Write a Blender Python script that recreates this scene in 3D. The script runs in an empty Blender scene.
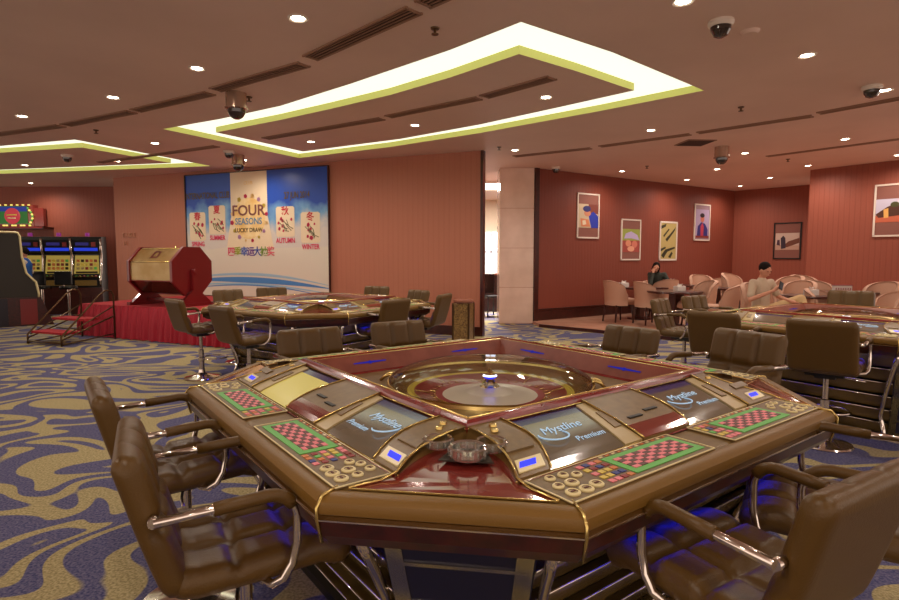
import bpy, math, random
from mathutils import Vector, Matrix
from mathutils.geometry import tessellate_polygon
random.seed(7)
R = math.radians
PI = math.pi
scn = bpy.context.scene
col = scn.collection

# ------------------------------------------------------------------ camera
F, PITCH, EYE = 560.0, math.atan(43 / 560.0), 1.5
CEIL = 3.46
cam_d = bpy.data.cameras.new('camera'); cam = bpy.data.objects.new('camera', cam_d); col.objects.link(cam)
cam.location = (0, 0, EYE); cam.rotation_euler = (PI / 2 - PITCH, 0, 0)
cam_d.sensor_width = 36; cam_d.lens = F / 899 * 36; cam_d.clip_start = 0.05; cam_d.clip_end = 100
scn.camera = cam

def ray(px, py):
    x = (px - 449.5) / F; y = -(py - 300) / F
    return (x, math.cos(PITCH) + y * math.sin(PITCH), -math.sin(PITCH) + y * math.cos(PITCH))
def atz(px, py, z):
    d = ray(px, py); t = (z - EYE) / d[2]; return (d[0] * t, d[1] * t)
def atY(px, py, Y):
    d = ray(px, py); t = Y / d[1]; return (d[0] * t, EYE + d[2] * t)

# ------------------------------------------------------------------ materials
def lin(c):
    return tuple(((v / 255) / 12.92 if v / 255 <= .04045 else ((v / 255 + .055) / 1.055) ** 2.4) for v in c) + (1,)
def mat(name, c, rough=.5, metal=0, spec=.5, emit=None, es=0, coat=0, noise=None, bump=0, bscale=60):
    m = bpy.data.materials.new(name); m.use_nodes = True
    nt = m.node_tree; b = nt.nodes['Principled BSDF']
    b.inputs['Base Color'].default_value = lin(c); b.inputs['Roughness'].default_value = rough
    b.inputs['Metallic'].default_value = metal; b.inputs['Specular IOR Level'].default_value = spec
    b.inputs['Coat Weight'].default_value = coat; b.inputs['Coat Roughness'].default_value = .08
    if emit:
        b.inputs['Emission Color'].default_value = lin(emit); b.inputs['Emission Strength'].default_value = es
    if noise or bump:
        tc = nt.nodes.new('ShaderNodeTexCoord'); n = nt.nodes.new('ShaderNodeTexNoise')
        n.inputs['Scale'].default_value = noise[1] if noise else bscale; n.inputs['Detail'].default_value = 4
        nt.links.new(tc.outputs['Object'], n.inputs['Vector'])
        if noise:
            mx = nt.nodes.new('ShaderNodeMix'); mx.data_type = 'RGBA'
            mx.inputs['A'].default_value = lin(c); mx.inputs['B'].default_value = lin(noise[0])
            rp = nt.nodes.new('ShaderNodeMapRange'); rp.inputs[1].default_value = .35; rp.inputs[2].default_value = .65
            nt.links.new(n.outputs['Fac'], rp.inputs[0]); nt.links.new(rp.outputs[0], mx.inputs['Factor'])
            nt.links.new(mx.outputs['Result'], b.inputs['Base Color'])
        if bump:
            bp = nt.nodes.new('ShaderNodeBump'); bp.inputs['Strength'].default_value = bump; bp.inputs['Distance'].default_value = .01
            nt.links.new(n.outputs['Fac'], bp.inputs['Height']); nt.links.new(bp.outputs[0], b.inputs['Normal'])
    return m
def emis(name, c, s):
    m = mat(name, (10, 10, 10), .6, emit=c, es=s); return m

M = {}
M['leather'] = mat('brown leather', (86, 61, 22), .38, spec=.35, bump=.15, bscale=180)
M['leather_dark'] = mat('leather piping', (60, 38, 18), .5)
M['rim_leather'] = mat('armrest leather', (116, 84, 32), .42, spec=.4, bump=.12, bscale=220)
M['chrome'] = mat('chrome', (225, 215, 205), .12, 1)
M['chrome_soft'] = mat('satin steel', (222, 216, 200), .14, 1)
M['gold'] = mat('gold trim', (215, 190, 120), .25, 1)
M['cream_trim'] = mat('cream inlay line', (226, 212, 160), .35)
M['mahogany'] = mat('red mahogany', (128, 32, 30), .16, spec=.7, coat=.6, noise=((104, 22, 22), 14))
M['apron'] = mat('dark red apron', (64, 16, 13), .3, coat=.2, noise=((44, 10, 8), 22))
M['deck'] = mat('console brown', (118, 92, 48), .36, spec=.4, noise=((106, 80, 38), 30))
M['deck_dark'] = mat('console dark', (52, 40, 26), .3)
M['strip'] = mat('reader strip beige', (170, 148, 98), .35)
M['redgloss'] = mat('red gloss panel', (122, 42, 36), .1, coat=1)
M['black'] = mat('black plastic', (16, 14, 14), .35)
M['blackslot'] = mat('slot black', (8, 7, 7), .5)
M['green'] = mat('betting green', (92, 168, 76), .5, emit=(60, 160, 50), es=.10)
M['pink'] = mat('betting pink', (222, 122, 130), .5, emit=(200, 90, 100), es=.08)
M['cellred'] = mat('betting red', (140, 40, 40), .5)
M['celldark'] = mat('betting dark', (92, 46, 38), .5)
M['yellow'] = mat('betting yellow', (214, 190, 80), .5)
M['orange'] = mat('betting orange', (206, 120, 60), .5)
M['bluecell'] = mat('betting blue', (50, 60, 130), .5)
M['panelbrown'] = mat('betting board brown', (116, 92, 52), .4, noise=((100, 78, 44), 60))
M['screen'] = mat('screen glass', (96, 84, 66), .12, coat=.5, emit=(112, 98, 82), es=.12)
M['screen_top'] = mat('screen blue band', (30, 32, 84), .12, coat=.5, emit=(40, 44, 120), es=.12)
M['screen_yel'] = mat('screen yellow', (190, 178, 90), .25, emit=(200, 186, 90), es=.3)
M['logo'] = mat('screen logo', (150, 180, 200), .5, emit=(150, 185, 215), es=.55)
M['blue_led'] = emis('blue display', (30, 50, 255), 1.4)
M['led_bar'] = emis('blue inlay', (24, 34, 170), .7)
M['led_strip'] = emis('blue light strip', (10, 30, 255), 9)
M['led_white'] = emis('white spark', (230, 235, 255), 3)
M['wheelred'] = mat('wheel red', (136, 40, 40), .3, coat=.5)
M['wheelbrown'] = mat('wheel bowl brown', (150, 120, 74), .22, coat=.7)
M['wheelsilver'] = mat('wheel silver', (226, 222, 208), .3, .3)
M['ringyel'] = mat('wheel yellow ring', (226, 208, 92), .25, coat=.5)
M['stripwall'] = mat('frame inner wall', (136, 74, 58), .35, noise=((122, 62, 48), 10))
M['white'] = mat('white', (222, 208, 194), .5)
M['cream'] = mat('cream upholstery', (190, 148, 124), .7)
M['darkwood'] = mat('dark wood', (66, 22, 14), .3, coat=.3, noise=((50, 16, 10), 12))
M['stagered'] = mat('red stage cloth', (162, 14, 40), .55)
M['red_carpet'] = mat('red stage carpet', (170, 30, 40), .9, noise=((146, 22, 32), 30))
M['metal_brown'] = mat('bronze steel', (96, 72, 48), .35, .8)
M['drumred'] = mat('drum red', (112, 16, 20), .3, coat=.4)
M['drumpanel'] = mat('drum mirror panel', (226, 198, 142), .22, .55, noise=((206, 172, 112), 3))
M['skin'] = mat('skin', (196, 136, 108), .55)
M['hair'] = mat('hair', (22, 12, 8), .85, spec=.2)
M['tshirt'] = mat('grey t shirt', (186, 164, 140), .8)
M['trousers'] = mat('beige trousers', (196, 164, 118), .8)
M['darkcloth'] = mat('dark jacket', (36, 38, 28), .8)
M['bluecloth'] = mat('blue vest', (34, 90, 170), .8)
M['whitecloth'] = mat('white cloth', (214, 204, 196), .8)
M['granite'] = mat('granite', (156, 124, 72), .3, noise=((84, 56, 36), 45))
M['glassy'] = None
def glass(name, tint=(1, 1, 1), rough=0.02, ior=1.5, base=.0):
    m = bpy.data.materials.new(name); m.use_nodes = True; nt = m.node_tree; nt.nodes.clear()
    o = nt.nodes.new('ShaderNodeOutputMaterial'); mx = nt.nodes.new('ShaderNodeMixShader')
    t = nt.nodes.new('ShaderNodeBsdfTransparent'); g = nt.nodes.new('ShaderNodeBsdfGlossy'); f = nt.nodes.new('ShaderNodeFresnel')
    f.inputs[0].default_value = ior; g.inputs['Roughness'].default_value = rough
    t.inputs[0].default_value = (*tint, 1)
    nt.links.new(f.outputs[0], mx.inputs[0]); nt.links.new(t.outputs[0], mx.inputs[1]); nt.links.new(g.outputs[0], mx.inputs[2])
    nt.links.new(mx.outputs[0], o.inputs[0]); return m
M['dome'] = glass('clear dome', (.98, .97, .94), .015, 1.33)
M['ashglass'] = glass('ashtray glass', (.98, .97, .94), .03, 1.9)
_n = M['ashglass'].node_tree; _o = [q for q in _n.nodes if q.type == 'OUTPUT_MATERIAL'][0]; _s = _o.inputs[0].links[0].from_socket
_d = _n.nodes.new('ShaderNodeBsdfTranslucent'); _d.inputs[0].default_value = (.9, .88, .8, 1); _x = _n.nodes.new('ShaderNodeMixShader'); _x.inputs[0].default_value = .10
_n.links.new(_s, _x.inputs[1]); _n.links.new(_d.outputs[0], _x.inputs[2]); _n.links.new(_x.outputs[0], _o.inputs[0])

def carpet_mat():
    m = bpy.data.materials.new('swirl carpet'); m.use_nodes = True; nt = m.node_tree; b = nt.nodes['Principled BSDF']
    N = nt.nodes.new; L = nt.links.new
    tc = N('ShaderNodeTexCoord'); mp = N('ShaderNodeMapping'); mp.inputs['Scale'].default_value = (.62, 1.0, 1); mp.inputs['Rotation'].default_value = (0, 0, R(-14))
    L(tc.outputs['Object'], mp.inputs['Vector'])
    wn = N('ShaderNodeTexNoise'); wn.inputs['Scale'].default_value = 1.3; wn.inputs['Detail'].default_value = 0
    L(mp.outputs[0], wn.inputs['Vector'])
    sb = N('ShaderNodeVectorMath'); sb.operation = 'MULTIPLY_ADD'; sb.inputs[1].default_value = (.9, .9, 0)
    L(wn.outputs['Color'], sb.inputs[0]); L(mp.outputs[0], sb.inputs[2])
    n = N('ShaderNodeTexNoise'); n.inputs['Scale'].default_value = 2.3; n.inputs['Detail'].default_value = 0.0; n.inputs['Distortion'].default_value = .35
    L(sb.outputs[0], n.inputs['Vector'])
    k = N('ShaderNodeMath'); k.operation = 'MULTIPLY'; k.inputs[1].default_value = 4.2; L(n.outputs['Fac'], k.inputs[0])
    pp = N('ShaderNodeMath'); pp.operation = 'PINGPONG'; pp.inputs[1].default_value = .5; L(k.outputs[0], pp.inputs[0])
    mr = N('ShaderNodeMapRange'); mr.inputs[1].default_value = .26; mr.inputs[2].default_value = .29; L(pp.outputs[0], mr.inputs[0])
    sp = N('ShaderNodeTexNoise'); sp.inputs['Scale'].default_value = 75; sp.inputs['Detail'].default_value = 3; L(tc.outputs['Object'], sp.inputs['Vector'])
    sr = N('ShaderNodeMapRange'); sr.inputs[1].default_value = .35; sr.inputs[2].default_value = .65; L(sp.outputs['Fac'], sr.inputs[0])
    def mixc(a, c):
        x = N('ShaderNodeMix'); x.data_type = 'RGBA'; x.inputs['A'].default_value = lin(a); x.inputs['B'].default_value = lin(c); L(sr.outputs[0], x.inputs['Factor']); return x
    blue = mixc((60, 62, 100), (108, 104, 128)); bei = mixc((134, 122, 86), (178, 164, 122))
    x = N('ShaderNodeMix'); x.data_type = 'RGBA'; L(mr.outputs[0], x.inputs['Factor']); L(blue.outputs['Result'], x.inputs['A']); L(bei.outputs['Result'], x.inputs['B'])
    L(x.outputs['Result'], b.inputs['Base Color']); b.inputs['Roughness'].default_value = .95; b.inputs['Specular IOR Level'].default_value = .1
    bp = N('ShaderNodeBump'); bp.inputs['Strength'].default_value = .4; bp.inputs['Distance'].default_value = .004; L(sp.outputs['Fac'], bp.inputs['Height']); L(bp.outputs[0], b.inputs['Normal'])
    return m
def flute_mat(name, c, c2, pitch=.16, depth=.6):
    # vertical fluted wall covering, runs along the wall's local x
    m = bpy.data.materials.new(name); m.use_nodes = True; nt = m.node_tree; b = nt.nodes['Principled BSDF']; N = nt.nodes.new; L = nt.links.new
    tc = N('ShaderNodeTexCoord'); sx = N('ShaderNodeSeparateXYZ'); L(tc.outputs['Object'], sx.inputs[0])
    k = N('ShaderNodeMath'); k.operation = 'MULTIPLY'; k.inputs[1].default_value = 1 / pitch; L(sx.outputs[0], k.inputs[0])
    fr = N('ShaderNodeMath'); fr.operation = 'PINGPONG'; fr.inputs[1].default_value = .5; L(k.outputs[0], fr.inputs[0])
    mr = N('ShaderNodeMapRange'); mr.inputs[1].default_value = 0; mr.inputs[2].default_value = .12; L(fr.outputs[0], mr.inputs[0])
    mp = N('ShaderNodeMapping'); mp.inputs['Scale'].default_value = (14, 14, .5); L(tc.outputs['Object'], mp.inputs[0])
    n = N('ShaderNodeTexNoise'); n.inputs['Scale'].default_value = 1.5; L(mp.outputs[0], n.inputs[0])
    ml = N('ShaderNodeMath'); ml.operation = 'MULTIPLY_ADD'; ml.inputs[1].default_value = .55; L(mr.outputs[0], ml.inputs[0]); 
    m2 = N('ShaderNodeMath'); m2.operation = 'MULTIPLY'; m2.inputs[1].default_value = .45; L(n.outputs['Fac'], m2.inputs[0]); L(m2.outputs[0], ml.inputs[2])
    x = N('ShaderNodeMix'); x.data_type = 'RGBA'; x.inputs['A'].default_value = lin(c2); x.inputs['B'].default_value = lin(c)
    L(ml.outputs[0], x.inputs['Factor']); L(x.outputs['Result'], b.inputs['Base Color'])
    b.inputs['Roughness'].default_value = .5; b.inputs['Specular IOR Level'].default_value = .35
    bp = N('ShaderNodeBump'); bp.inputs['Strength'].default_value = depth; bp.inputs['Distance'].default_value = .01; L(mr.outputs[0], bp.inputs['Height']); L(bp.outputs[0], b.inputs['Normal'])
    return m
M['wall_brown'] = flute_mat('fluted brown wall', (178, 112, 88), (168, 102, 79), .11, .35)
M['wall_red'] = flute_mat('red brown wall', (132, 66, 50), (122, 58, 43), .10, .3)
M['wall_back'] = flute_mat('fluted red wall', (150, 82, 64), (136, 70, 53), .10, .3)
M['ceiling'] = mat('ceiling paint', (228, 198, 182), .6, noise=((220, 190, 174), .8))
M['carpet'] = carpet_mat()
M['marble'] = mat('beige marble', (228, 204, 186), .15, noise=((214, 188, 168), 2.2))
M['dinefloor'] = mat('beige stone floor', (206, 160, 134), .25, noise=((190, 144, 120), 3))

# ------------------------------------------------------------------ mesh builder
class MB:
    def __init__(s): s.v = []; s.f = []; s.m = []; s.sm = []; s.mats = []
    def mi(s, m):
        if m not in s.mats: s.mats.append(m)
        return s.mats.index(m)
    def add(s, vs, fs, m, smooth=False, T=None):
        o = len(s.v)
        if T is not None: vs = [tuple(T @ Vector(v)) for v in vs]
        s.v += [tuple(v) for v in vs]; k = s.mi(m)
        for f in fs: s.f.append(tuple(i + o for i in f)); s.m.append(k); s.sm.append(smooth)
        return s
    def box(s, c, d, m, rz=0, T=None):
        x, y, z = d[0] / 2, d[1] / 2, d[2] / 2; cs, sn = math.cos(rz), math.sin(rz)
        vs = [(c[0] + a * x * cs - b * y * sn, c[1] + a * x * sn + b * y * cs, c[2] + e * z) for e in (-1, 1) for a, b in ((-1, -1), (1, -1), (1, 1), (-1, 1))]
        return s.add(vs, [(3, 2, 1, 0), (4, 5, 6, 7), (0, 1, 5, 4), (1, 2, 6, 5), (2, 3, 7, 6), (3, 0, 4, 7)], m, T=T)
    def prism(s, poly, z0, z1, m, T=None):
        n = len(poly); A = sum(poly[i][0] * poly[(i + 1) % n][1] - poly[(i + 1) % n][0] * poly[i][1] for i in range(n))
        if A < 0: poly = poly[::-1]
        vs = [(p[0], p[1], z0) for p in poly] + [(p[0], p[1], z1) for p in poly]
        return s.add(vs, [tuple(range(n - 1, -1, -1)), tuple(range(n, 2 * n))] + [(i, (i + 1) % n, (i + 1) % n + n, i + n) for i in range(n)], m, T=T)
    def tube(s, pts, r, m, n=10, closed=False, caps=True, T=None):
        P = [Vector(p) for p in pts]; k = len(P); rs = r if isinstance(r, (list, tuple)) else [r] * k
        vs = []; up = Vector((0, 0, 1)); prev = None
        for i, p in enumerate(P):
            a = P[(i - 1) % k] if (i > 0 or closed) else p; b = P[(i + 1) % k] if (i < k - 1 or closed) else p
            d = (b - a).normalized()
            if prev is None: prev = up.cross(d) if abs(d.z) < .95 else Vector((1, 0, 0)).cross(d)
            x = (prev - d * prev.dot(d)).normalized(); prev = x; y = d.cross(x)
            for j in range(n):
                t = 2 * PI * j / n; vs.append(tuple(p + (x * math.cos(t) + y * math.sin(t)) * rs[i]))
        fs = []
        for i in range(k if closed else k - 1):
            q = (i + 1) % k
            for j in range(n): fs.append((i * n + j, i * n + (j + 1) % n, q * n + (j + 1) % n, q * n + j))
        s.add(vs, fs, m, True, T)
        if caps and not closed:
            o = len(s.v) - len(vs); kk = s.mi(m)
            s.f.append(tuple(o + j for j in range(n - 1, -1, -1))); s.m.append(kk); s.sm.append(False)
            s.f.append(tuple(o + (k - 1) * n + j for j in range(n))); s.m.append(kk); s.sm.append(False)
        return s
    def lathe(s, prof, m, n=32, c=(0, 0, 0), T=None, smooth=True, mats=None):
        vs = []
        for r, z in prof:
            for j in range(n): t = 2 * PI * j / n; vs.append((c[0] + r * math.cos(t), c[1] + r * math.sin(t), c[2] + z))
        for i in range(len(prof) - 1):
            mm = mats[i] if mats else m
            sub = vs[i * n:(i + 2) * n]
            s.add(sub, [(j, (j + 1) % n, n + (j + 1) % n, n + j) for j in range(n)], mm, smooth, T)
        return s
    def poly(s, pts, m, T=None): return s.add(pts, [tuple(range(len(pts)))], m, T=T)
    def ball(s, c, r, m, n=12, k=8, T=None):
        rr = r if isinstance(r, (tuple, list)) else (r, r, r)
        vs = [(c[0] + rr[0] * math.sin(PI * i / k) * math.cos(2 * PI * j / n), c[1] + rr[1] * math.sin(PI * i / k) * math.sin(2 * PI * j / n), c[2] + rr[2] * math.cos(PI * i / k)) for i in range(k + 1) for j in range(n)]
        fs = [(i * n + j, (i + 1) * n + j, (i + 1) * n + (j + 1) % n, i * n + (j + 1) % n) for i in range(k) for j in range(n)]
        return s.add(vs, fs, m, True, T)
    def build(s, name, parent=None, bevel=0, merge=False, smooth_angle=0):
        me = bpy.data.meshes.new(name); me.from_pydata(s.v, [], s.f)
        for m in s.mats: me.materials.append(m)
        me.polygons.foreach_set('material_index', s.m); me.polygons.foreach_set('use_smooth', s.sm)
        if merge:
            import bmesh
            b = bmesh.new(); b.from_mesh(me); bmesh.ops.remove_doubles(b, verts=b.verts, dist=1e-5); b.to_mesh(me); b.free()
        me.update()
        if smooth_angle: me.polygons.foreach_set('use_smooth', [True] * len(me.polygons)); me.set_sharp_from_angle(angle=R(smooth_angle))
        o = bpy.data.objects.new(name, me); col.objects.link(o)
        if parent: o.parent = parent
        if bevel:
            bv = o.modifiers.new('bevel', 'BEVEL'); bv.width = bevel; bv.segments = 3; bv.limit_method = 'ANGLE'
            for p in me.polygons: p.use_smooth = True
            bv.harden_normals = True
        return o

def tag(o, label=None, cat=None, group=None, kind=None):
    if label: o['label'] = label
    if cat: o['category'] = cat
    if group: o['group'] = group
    if kind: o['kind'] = kind
    return o
def empty(name, loc=(0, 0, 0), rz=0, label=None, cat=None, group=None):
    o = bpy.data.objects.new(name, None); col.objects.link(o); o.location = loc; o.rotation_euler = (0, 0, rz); o.empty_display_size = .1
    return tag(o, label, cat, group)
def copy_tree(o, parent=None):
    c = o.copy(); col.objects.link(c); c.parent = parent
    for ch in list(o.children): copy_tree(ch, c)
    return c
def struct(mb, name): return tag(mb.build(name), kind='structure')
def text(name, body, size, m, parent, loc, rot=(0, 0, 0), depth=.001, align='CENTER', shear=0, sx=1, bold=0):
    cu = bpy.data.curves.new(name, 'FONT'); cu.body = body; cu.size = size; cu.extrude = depth; cu.align_x = align; cu.align_y = 'CENTER'; cu.shear = shear; cu.resolution_u = 3; cu.offset = bold * size
    cu.materials.append(m)
    t = bpy.data.objects.new(name, cu); bpy.context.scene.collection.objects.link(t)
    bpy.context.view_layer.update()
    dg = bpy.context.evaluated_depsgraph_get(); me = bpy.data.meshes.new_from_object(t.evaluated_get(dg))
    bpy.data.objects.remove(t); bpy.data.curves.remove(cu)
    me.name = name
    o = bpy.data.objects.new(name, me); col.objects.link(o); o.parent = parent; o.location = loc; o.rotation_euler = rot; o.scale = (sx, 1, 1)
    return o

# ------------------------------------------------------------------ room shell
def arc_pts(pxs, z=CEIL): return [atz(x, y, z) for x, y in pxs]
ringA_out = arc_pts([(163, 129), (220, 119), (280, 106), (350, 84), (450, 50), (521, 22), (613, 52.6), (704, 90.5), (600, 111), (480, 133), (390, 147), (299, 158)])
ringA_in = arc_pts([(216, 132.4), (280, 120), (330, 109), (390, 95), (450, 77.5), (519, 54), (576, 71), (634, 90.5), (560, 107), (480, 124.5), (400, 139), (303, 151.5)])
a0, a1 = Vector(atz(75, 139.6, CEIL)), Vector(atz(0, 146, CEIL)); b0, b1 = Vector(atz(211, 166, CEIL)), Vector(atz(0, 173.8, CEIL))
la = a1 + (a1 - a0) * 1.3; lb = b1 + (b1 - b0) * .42
ringB_out = [tuple(lb), tuple(b1), tuple(b0), tuple(a0), tuple(a1), tuple(la)]
c0, c1 = Vector(atz(82, 147.5, CEIL)), Vector(atz(0, 152.7, CEIL)); d0, d1 = Vector(atz(171, 163, CEIL)), Vector(atz(0, 169.8, CEIL))
lc = c1 + (c1 - c0) * 1.0; ld = d1 + (d1 - d0) * .40
ringB_in = [tuple(ld), tuple(d1), tuple(d0), tuple(c0), tuple(c1), tuple(lc)]
def fill(loops, z, m, name, flip=False):
    vv = [Vector((p[0], p[1], 0)) for l in loops for p in l]
    tr = tessellate_polygon([[Vector((p[0], p[1], 0)) for p in l] for l in loops])
    mb = MB(); fs = []
    for t in tr:
        a, b, c = (vv[i] for i in t)
        up = (b - a).cross(c - a).z > 0
        fs.append(tuple(t) if up == flip else tuple(reversed(t)))
    mb.add([(v.x, v.y, z) for v in vv], fs, m); return mb
room = [(-19, -5), (13, -5), (13, 27), (-19, 27)]
struct(fill([room, ringA_out, ringB_out], CEIL, M['ceiling'], 'c'), 'ceiling')
struct(fill([ringA_in], CEIL, M['ceiling'], 'c'), 'ceiling_island')
struct(fill([ringB_in], CEIL, M['ceiling'], 'c'), 'ceiling_island.001')
CH = .085
M['cove_roof'] = mat('lit cove lining', (240, 240, 215), .6, emit=(243, 250, 226), es=1.15)
M['cove_lip'] = mat('cove lip', (214, 214, 120), .6)
for k, (o_, i_, lab) in enumerate(((ringA_out, ringA_in, 'large bright kite shaped light cove recessed in the ceiling over the near table'), (ringB_out, ringB_in, 'smaller bright light cove recessed in the ceiling at the far left'))):
    t = empty('light_cove', (0, 0, 0), 0, lab, 'ceiling light', 'lit ceiling coves')
    fill([o_, i_], CEIL + CH, M['cove_roof'], 'x').build('diffuser', t)
    mb = MB()
    for lp in (o_, i_):
        n = len(lp)
        for q in range(n):
            a, b = lp[q], lp[(q + 1) % n]
            mb.add([(a[0], a[1], CEIL), (b[0], b[1], CEIL), (b[0], b[1], CEIL + CH), (a[0], a[1], CEIL + CH)], [(0, 1, 2, 3)], M['cove_lip'])
    mb.build('lip', t)
struct(MB().box((-3, 11, CEIL + .4), (32, 32, .05), M['ceiling']), 'slab')
fl = MB().box((-3, 11, -.05), (32, 32, .1), M['carpet']); struct(fl, 'floor')

def wall(name, p0, p1, m, thick=.15, z0=0, z1=CEIL, side=1):
    p0, p1 = Vector(p0), Vector(p1); d = p1 - p0; L = d.length
    mb = MB().box((L / 2, side * thick / 2, (z0 + z1) / 2), (L, thick, z1 - z0), m)
    o = struct(mb, name); o.location = (p0.x, p0.y, 0); o.rotation_euler = (0, 0, math.atan2(d.y, d.x)); return o
def onwall(px, py, W):
    (x0, y0), (x1, y1) = W; d = ray(px, py); dx, dy = x1 - x0, y1 - y0
    # solve t*d.x = x0+s*dx
    det = d[0] * (-dy) + d[1] * dx
    t = (x0 * (-dy) + y0 * dx) / det
    X, Y = d[0] * t, d[1] * t; L = math.hypot(dx, dy)
    return ((X - x0) * dx + (Y - y0) * dy) / L, EYE + d[2] * t
WL = (atz(113, 178, CEIL), atz(482, 150.5, CEIL))           # panelled wall behind the stage
WM = (atz(500, 168, CEIL), atz(534.5, 168, CEIL))           # marble column
WB = (atz(534.5, 168, CEIL), atz(735, 191, CEIL))           # wall with pictures
WC = (atz(735, 191, CEIL), (atz(735, 191, CEIL)[0] + 2.1, atz(735, 191, CEIL)[1] - 2.35))
e0 = atz(810.5, 170, CEIL); e1 = atz(899, 160, CEIL)
WD = (e0, (e0[0] + (e1[0] - e0[0]) * 2.2, e0[1] + (e1[1] - e0[1]) * 2.2))
WF = (atz(-160, 187, CEIL), atz(118, 186.5, CEIL))
wall('wall_left', *WL, M['wall_brown'], .12)
wall('wall_far_left', *WF, M['wall_back'], .15)
wall('wall_back', *WB, M['wall_red'], .15)
wall('wall_corner', *WC, M['wall_back'], .15)
wall('wall_right', *WD, M['wall_back'], 1.6)
# marble column with joints
mb = MB(); L_ = math.dist(*WM)
zs = [0, .82, 1.70, 2.58, CEIL]
for a, b in zip(zs, zs[1:]): mb.box((L_ / 2, .3, (a + b) / 2), (L_, .6, b - a - .012), M['marble'])
mb.box((L_ / 2, .3, CEIL / 2), (L_ - .02, .58, CEIL), M['cream'])
o = struct(mb, 'column'); o.location = (WM[0][0], WM[0][1], 0)
# trims
mb = MB().box((-.03, .0, CEIL / 2), (.05, .14, CEIL), M['darkwood'])
o = struct(mb, 'trim_1'); o.location = (WL[1][0] + .05, WL[1][1] + .03, 0); o.rotation_euler = (0, 0, math.atan2(WL[1][1] - WL[0][1], WL[1][0] - WL[0][0]))
angB = math.atan2(WB[1][1] - WB[0][1], WB[1][0] - WB[0][0]); LB = math.dist(*WB)
o = struct(MB().box((.06, -.02, CEIL / 2), (.12, .05, CEIL), M['darkwood']), 'trim_2'); o.location = (*WB[0], 0); o.rotation_euler = (0, 0, angB)
o = struct(MB().box((LB / 2, -.02, .18), (LB, .04, .2), M['darkwood']).box((LB / 2, -.015, .31), (LB, .03, .03), M['darkwood']), 'baseboard_back'); o.location = (*WB[0], 0); o.rotation_euler = (0, 0, angB)
LL = math.dist(*WL); angL = math.atan2(WL[1][1] - WL[0][1], WL[1][0] - WL[0][0])
o = struct(MB().box((LL / 2, -.015, .09), (LL, .03, .18), M['darkwood']), 'baseboard_left'); o.location = (*WL[0], 0); o.rotation_euler = (0, 0, angL)
# dining floor, one low step up
pA, pB = atz(540, 327, 0), atz(686, 341.5, 0); dx, dy = pB[0] - pA[0], pB[1] - pA[1]
pE = (pB[0] + dx * 3.2, pB[1] + dy * 3.2)
dine = [pA, pB, pE, (13, pE[1]), (13, 20), (7, 20), (WB[0][0], WB[0][1])]
STEP = .06
struct(MB().prism(dine, 0, STEP, M['dinefloor']), 'floor_dining')
mb = MB(); ln = math.dist(pA, pE)
mb.box((ln / 2, -.02, STEP / 2 + .002), (ln, .05, STEP + .004), M['darkwood'])
o = struct(mb, 'trim_3'); o.location = (*pA, 0); o.rotation_euler = (0, 0, math.atan2(dy, dx))

# opening beyond the panelled wall: bright hall with a window, desk, door frame
WIN = emis('daylight window', (225, 232, 255), 2.2)
HALL = mat('hall paint', (226, 206, 176), .6)
t = MB().box((.9, 19.5, 1.75), (4.0, .1, 3.5), HALL); struct(t, 'wall_hall')
t = MB()
x0, z0 = atY(485, 276, 19.3); x1, z1 = atY(499, 232, 19.3)
t.box(((x0 + x1) / 2, 19.42, (z0 + z1) / 2), (x1 - x0 + .3, .03, z1 - z0), WIN)
for f_ in (0, .45, 1): t.box((x0 + (x1 - x0) * f_, 19.39, (z0 + z1) / 2), (.05, .05, z1 - z0), M['whitecloth'])
t.box(((x0 + x1) / 2, 19.39, z0 + (z1 - z0) * .55), (x1 - x0 + .3, .05, .05), M['whitecloth'])
struct(t, 'window_1')
o = empty('cove_panel', (1.2, 15.5, CEIL), 0, 'bright square ceiling light panel seen through the gap beside the marble column', 'ceiling light')
MB().box((0, 0, -.02), (1.4, 1.6, .02), emis('hall light', (255, 246, 228), 2.5)).build('diffuser', o)
MB().box((0, .85, -.03), (1.5, .06, .06), M['white']).box((0, -.85, -.03), (1.5, .06, .06), M['white']).build('frame', o)
t = empty('glass_door', (1.33, 13.3, 0), R(80), 'dark framed door leaf standing open in the gap beside the marble column', 'door')
MB().box((0, 0, 1.2), (.06, .05, 2.4), M['darkwood']).box((.9, 0, 1.2), (.06, .05, 2.4), M['darkwood']).box((.45, 0, 2.37), (.84, .05, .06), M['darkwood']).box((.45, 0, .06), (.84, .05, .12), M['darkwood']).build('frame', t)
MB().box((.45, 0, 1.2), (.84, .012, 2.2), M['dome']).build('glass_panel', t)
t = empty('exit_lamp', (1.28, 14.6, 2.25), 0, 'tiny green lit exit lamp above the door in the gap', 'sign')
MB().box((0, 0, 0), (.1, .03, .06), M['black']).build('housing', t); MB().box((0, -.02, 0), (.08, .01, .045), emis('green exit', (20, 255, 110), 3)).build('lens', t)
t = empty('reception_desk', (1.15, 15.6, 0), 0, 'brown wooden desk in the bright hall beyond the gap', 'desk')
MB().box((0, 0, .5), (1.5, .5, 1.0), M['darkwood']).build('body', t, .01); MB().box((0, -.02, 1.03), (1.6, .6, .05), mat('desk top', (150, 92, 66), .3)).build('desktop', t, .008)
t = empty('desk_chair', (1.05, 14.2, 0), R(25), 'dark metal legged chair standing in the gap beside the marble column', 'chair')
MB().box((0, 0, .5), (.4, .4, .06), M['black']).build('seat', t, .015)
MB().box((0, .2, .82), (.4, .05, .5), M['black']).build('backrest', t, .015)
for sx in (-1, 1):
    for sy in (-1, 1): MB().tube([(sx * .16, sy * .16, .48), (sx * .22, sy * .24, 0)], .016, M['black']).build('leg', t)

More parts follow.
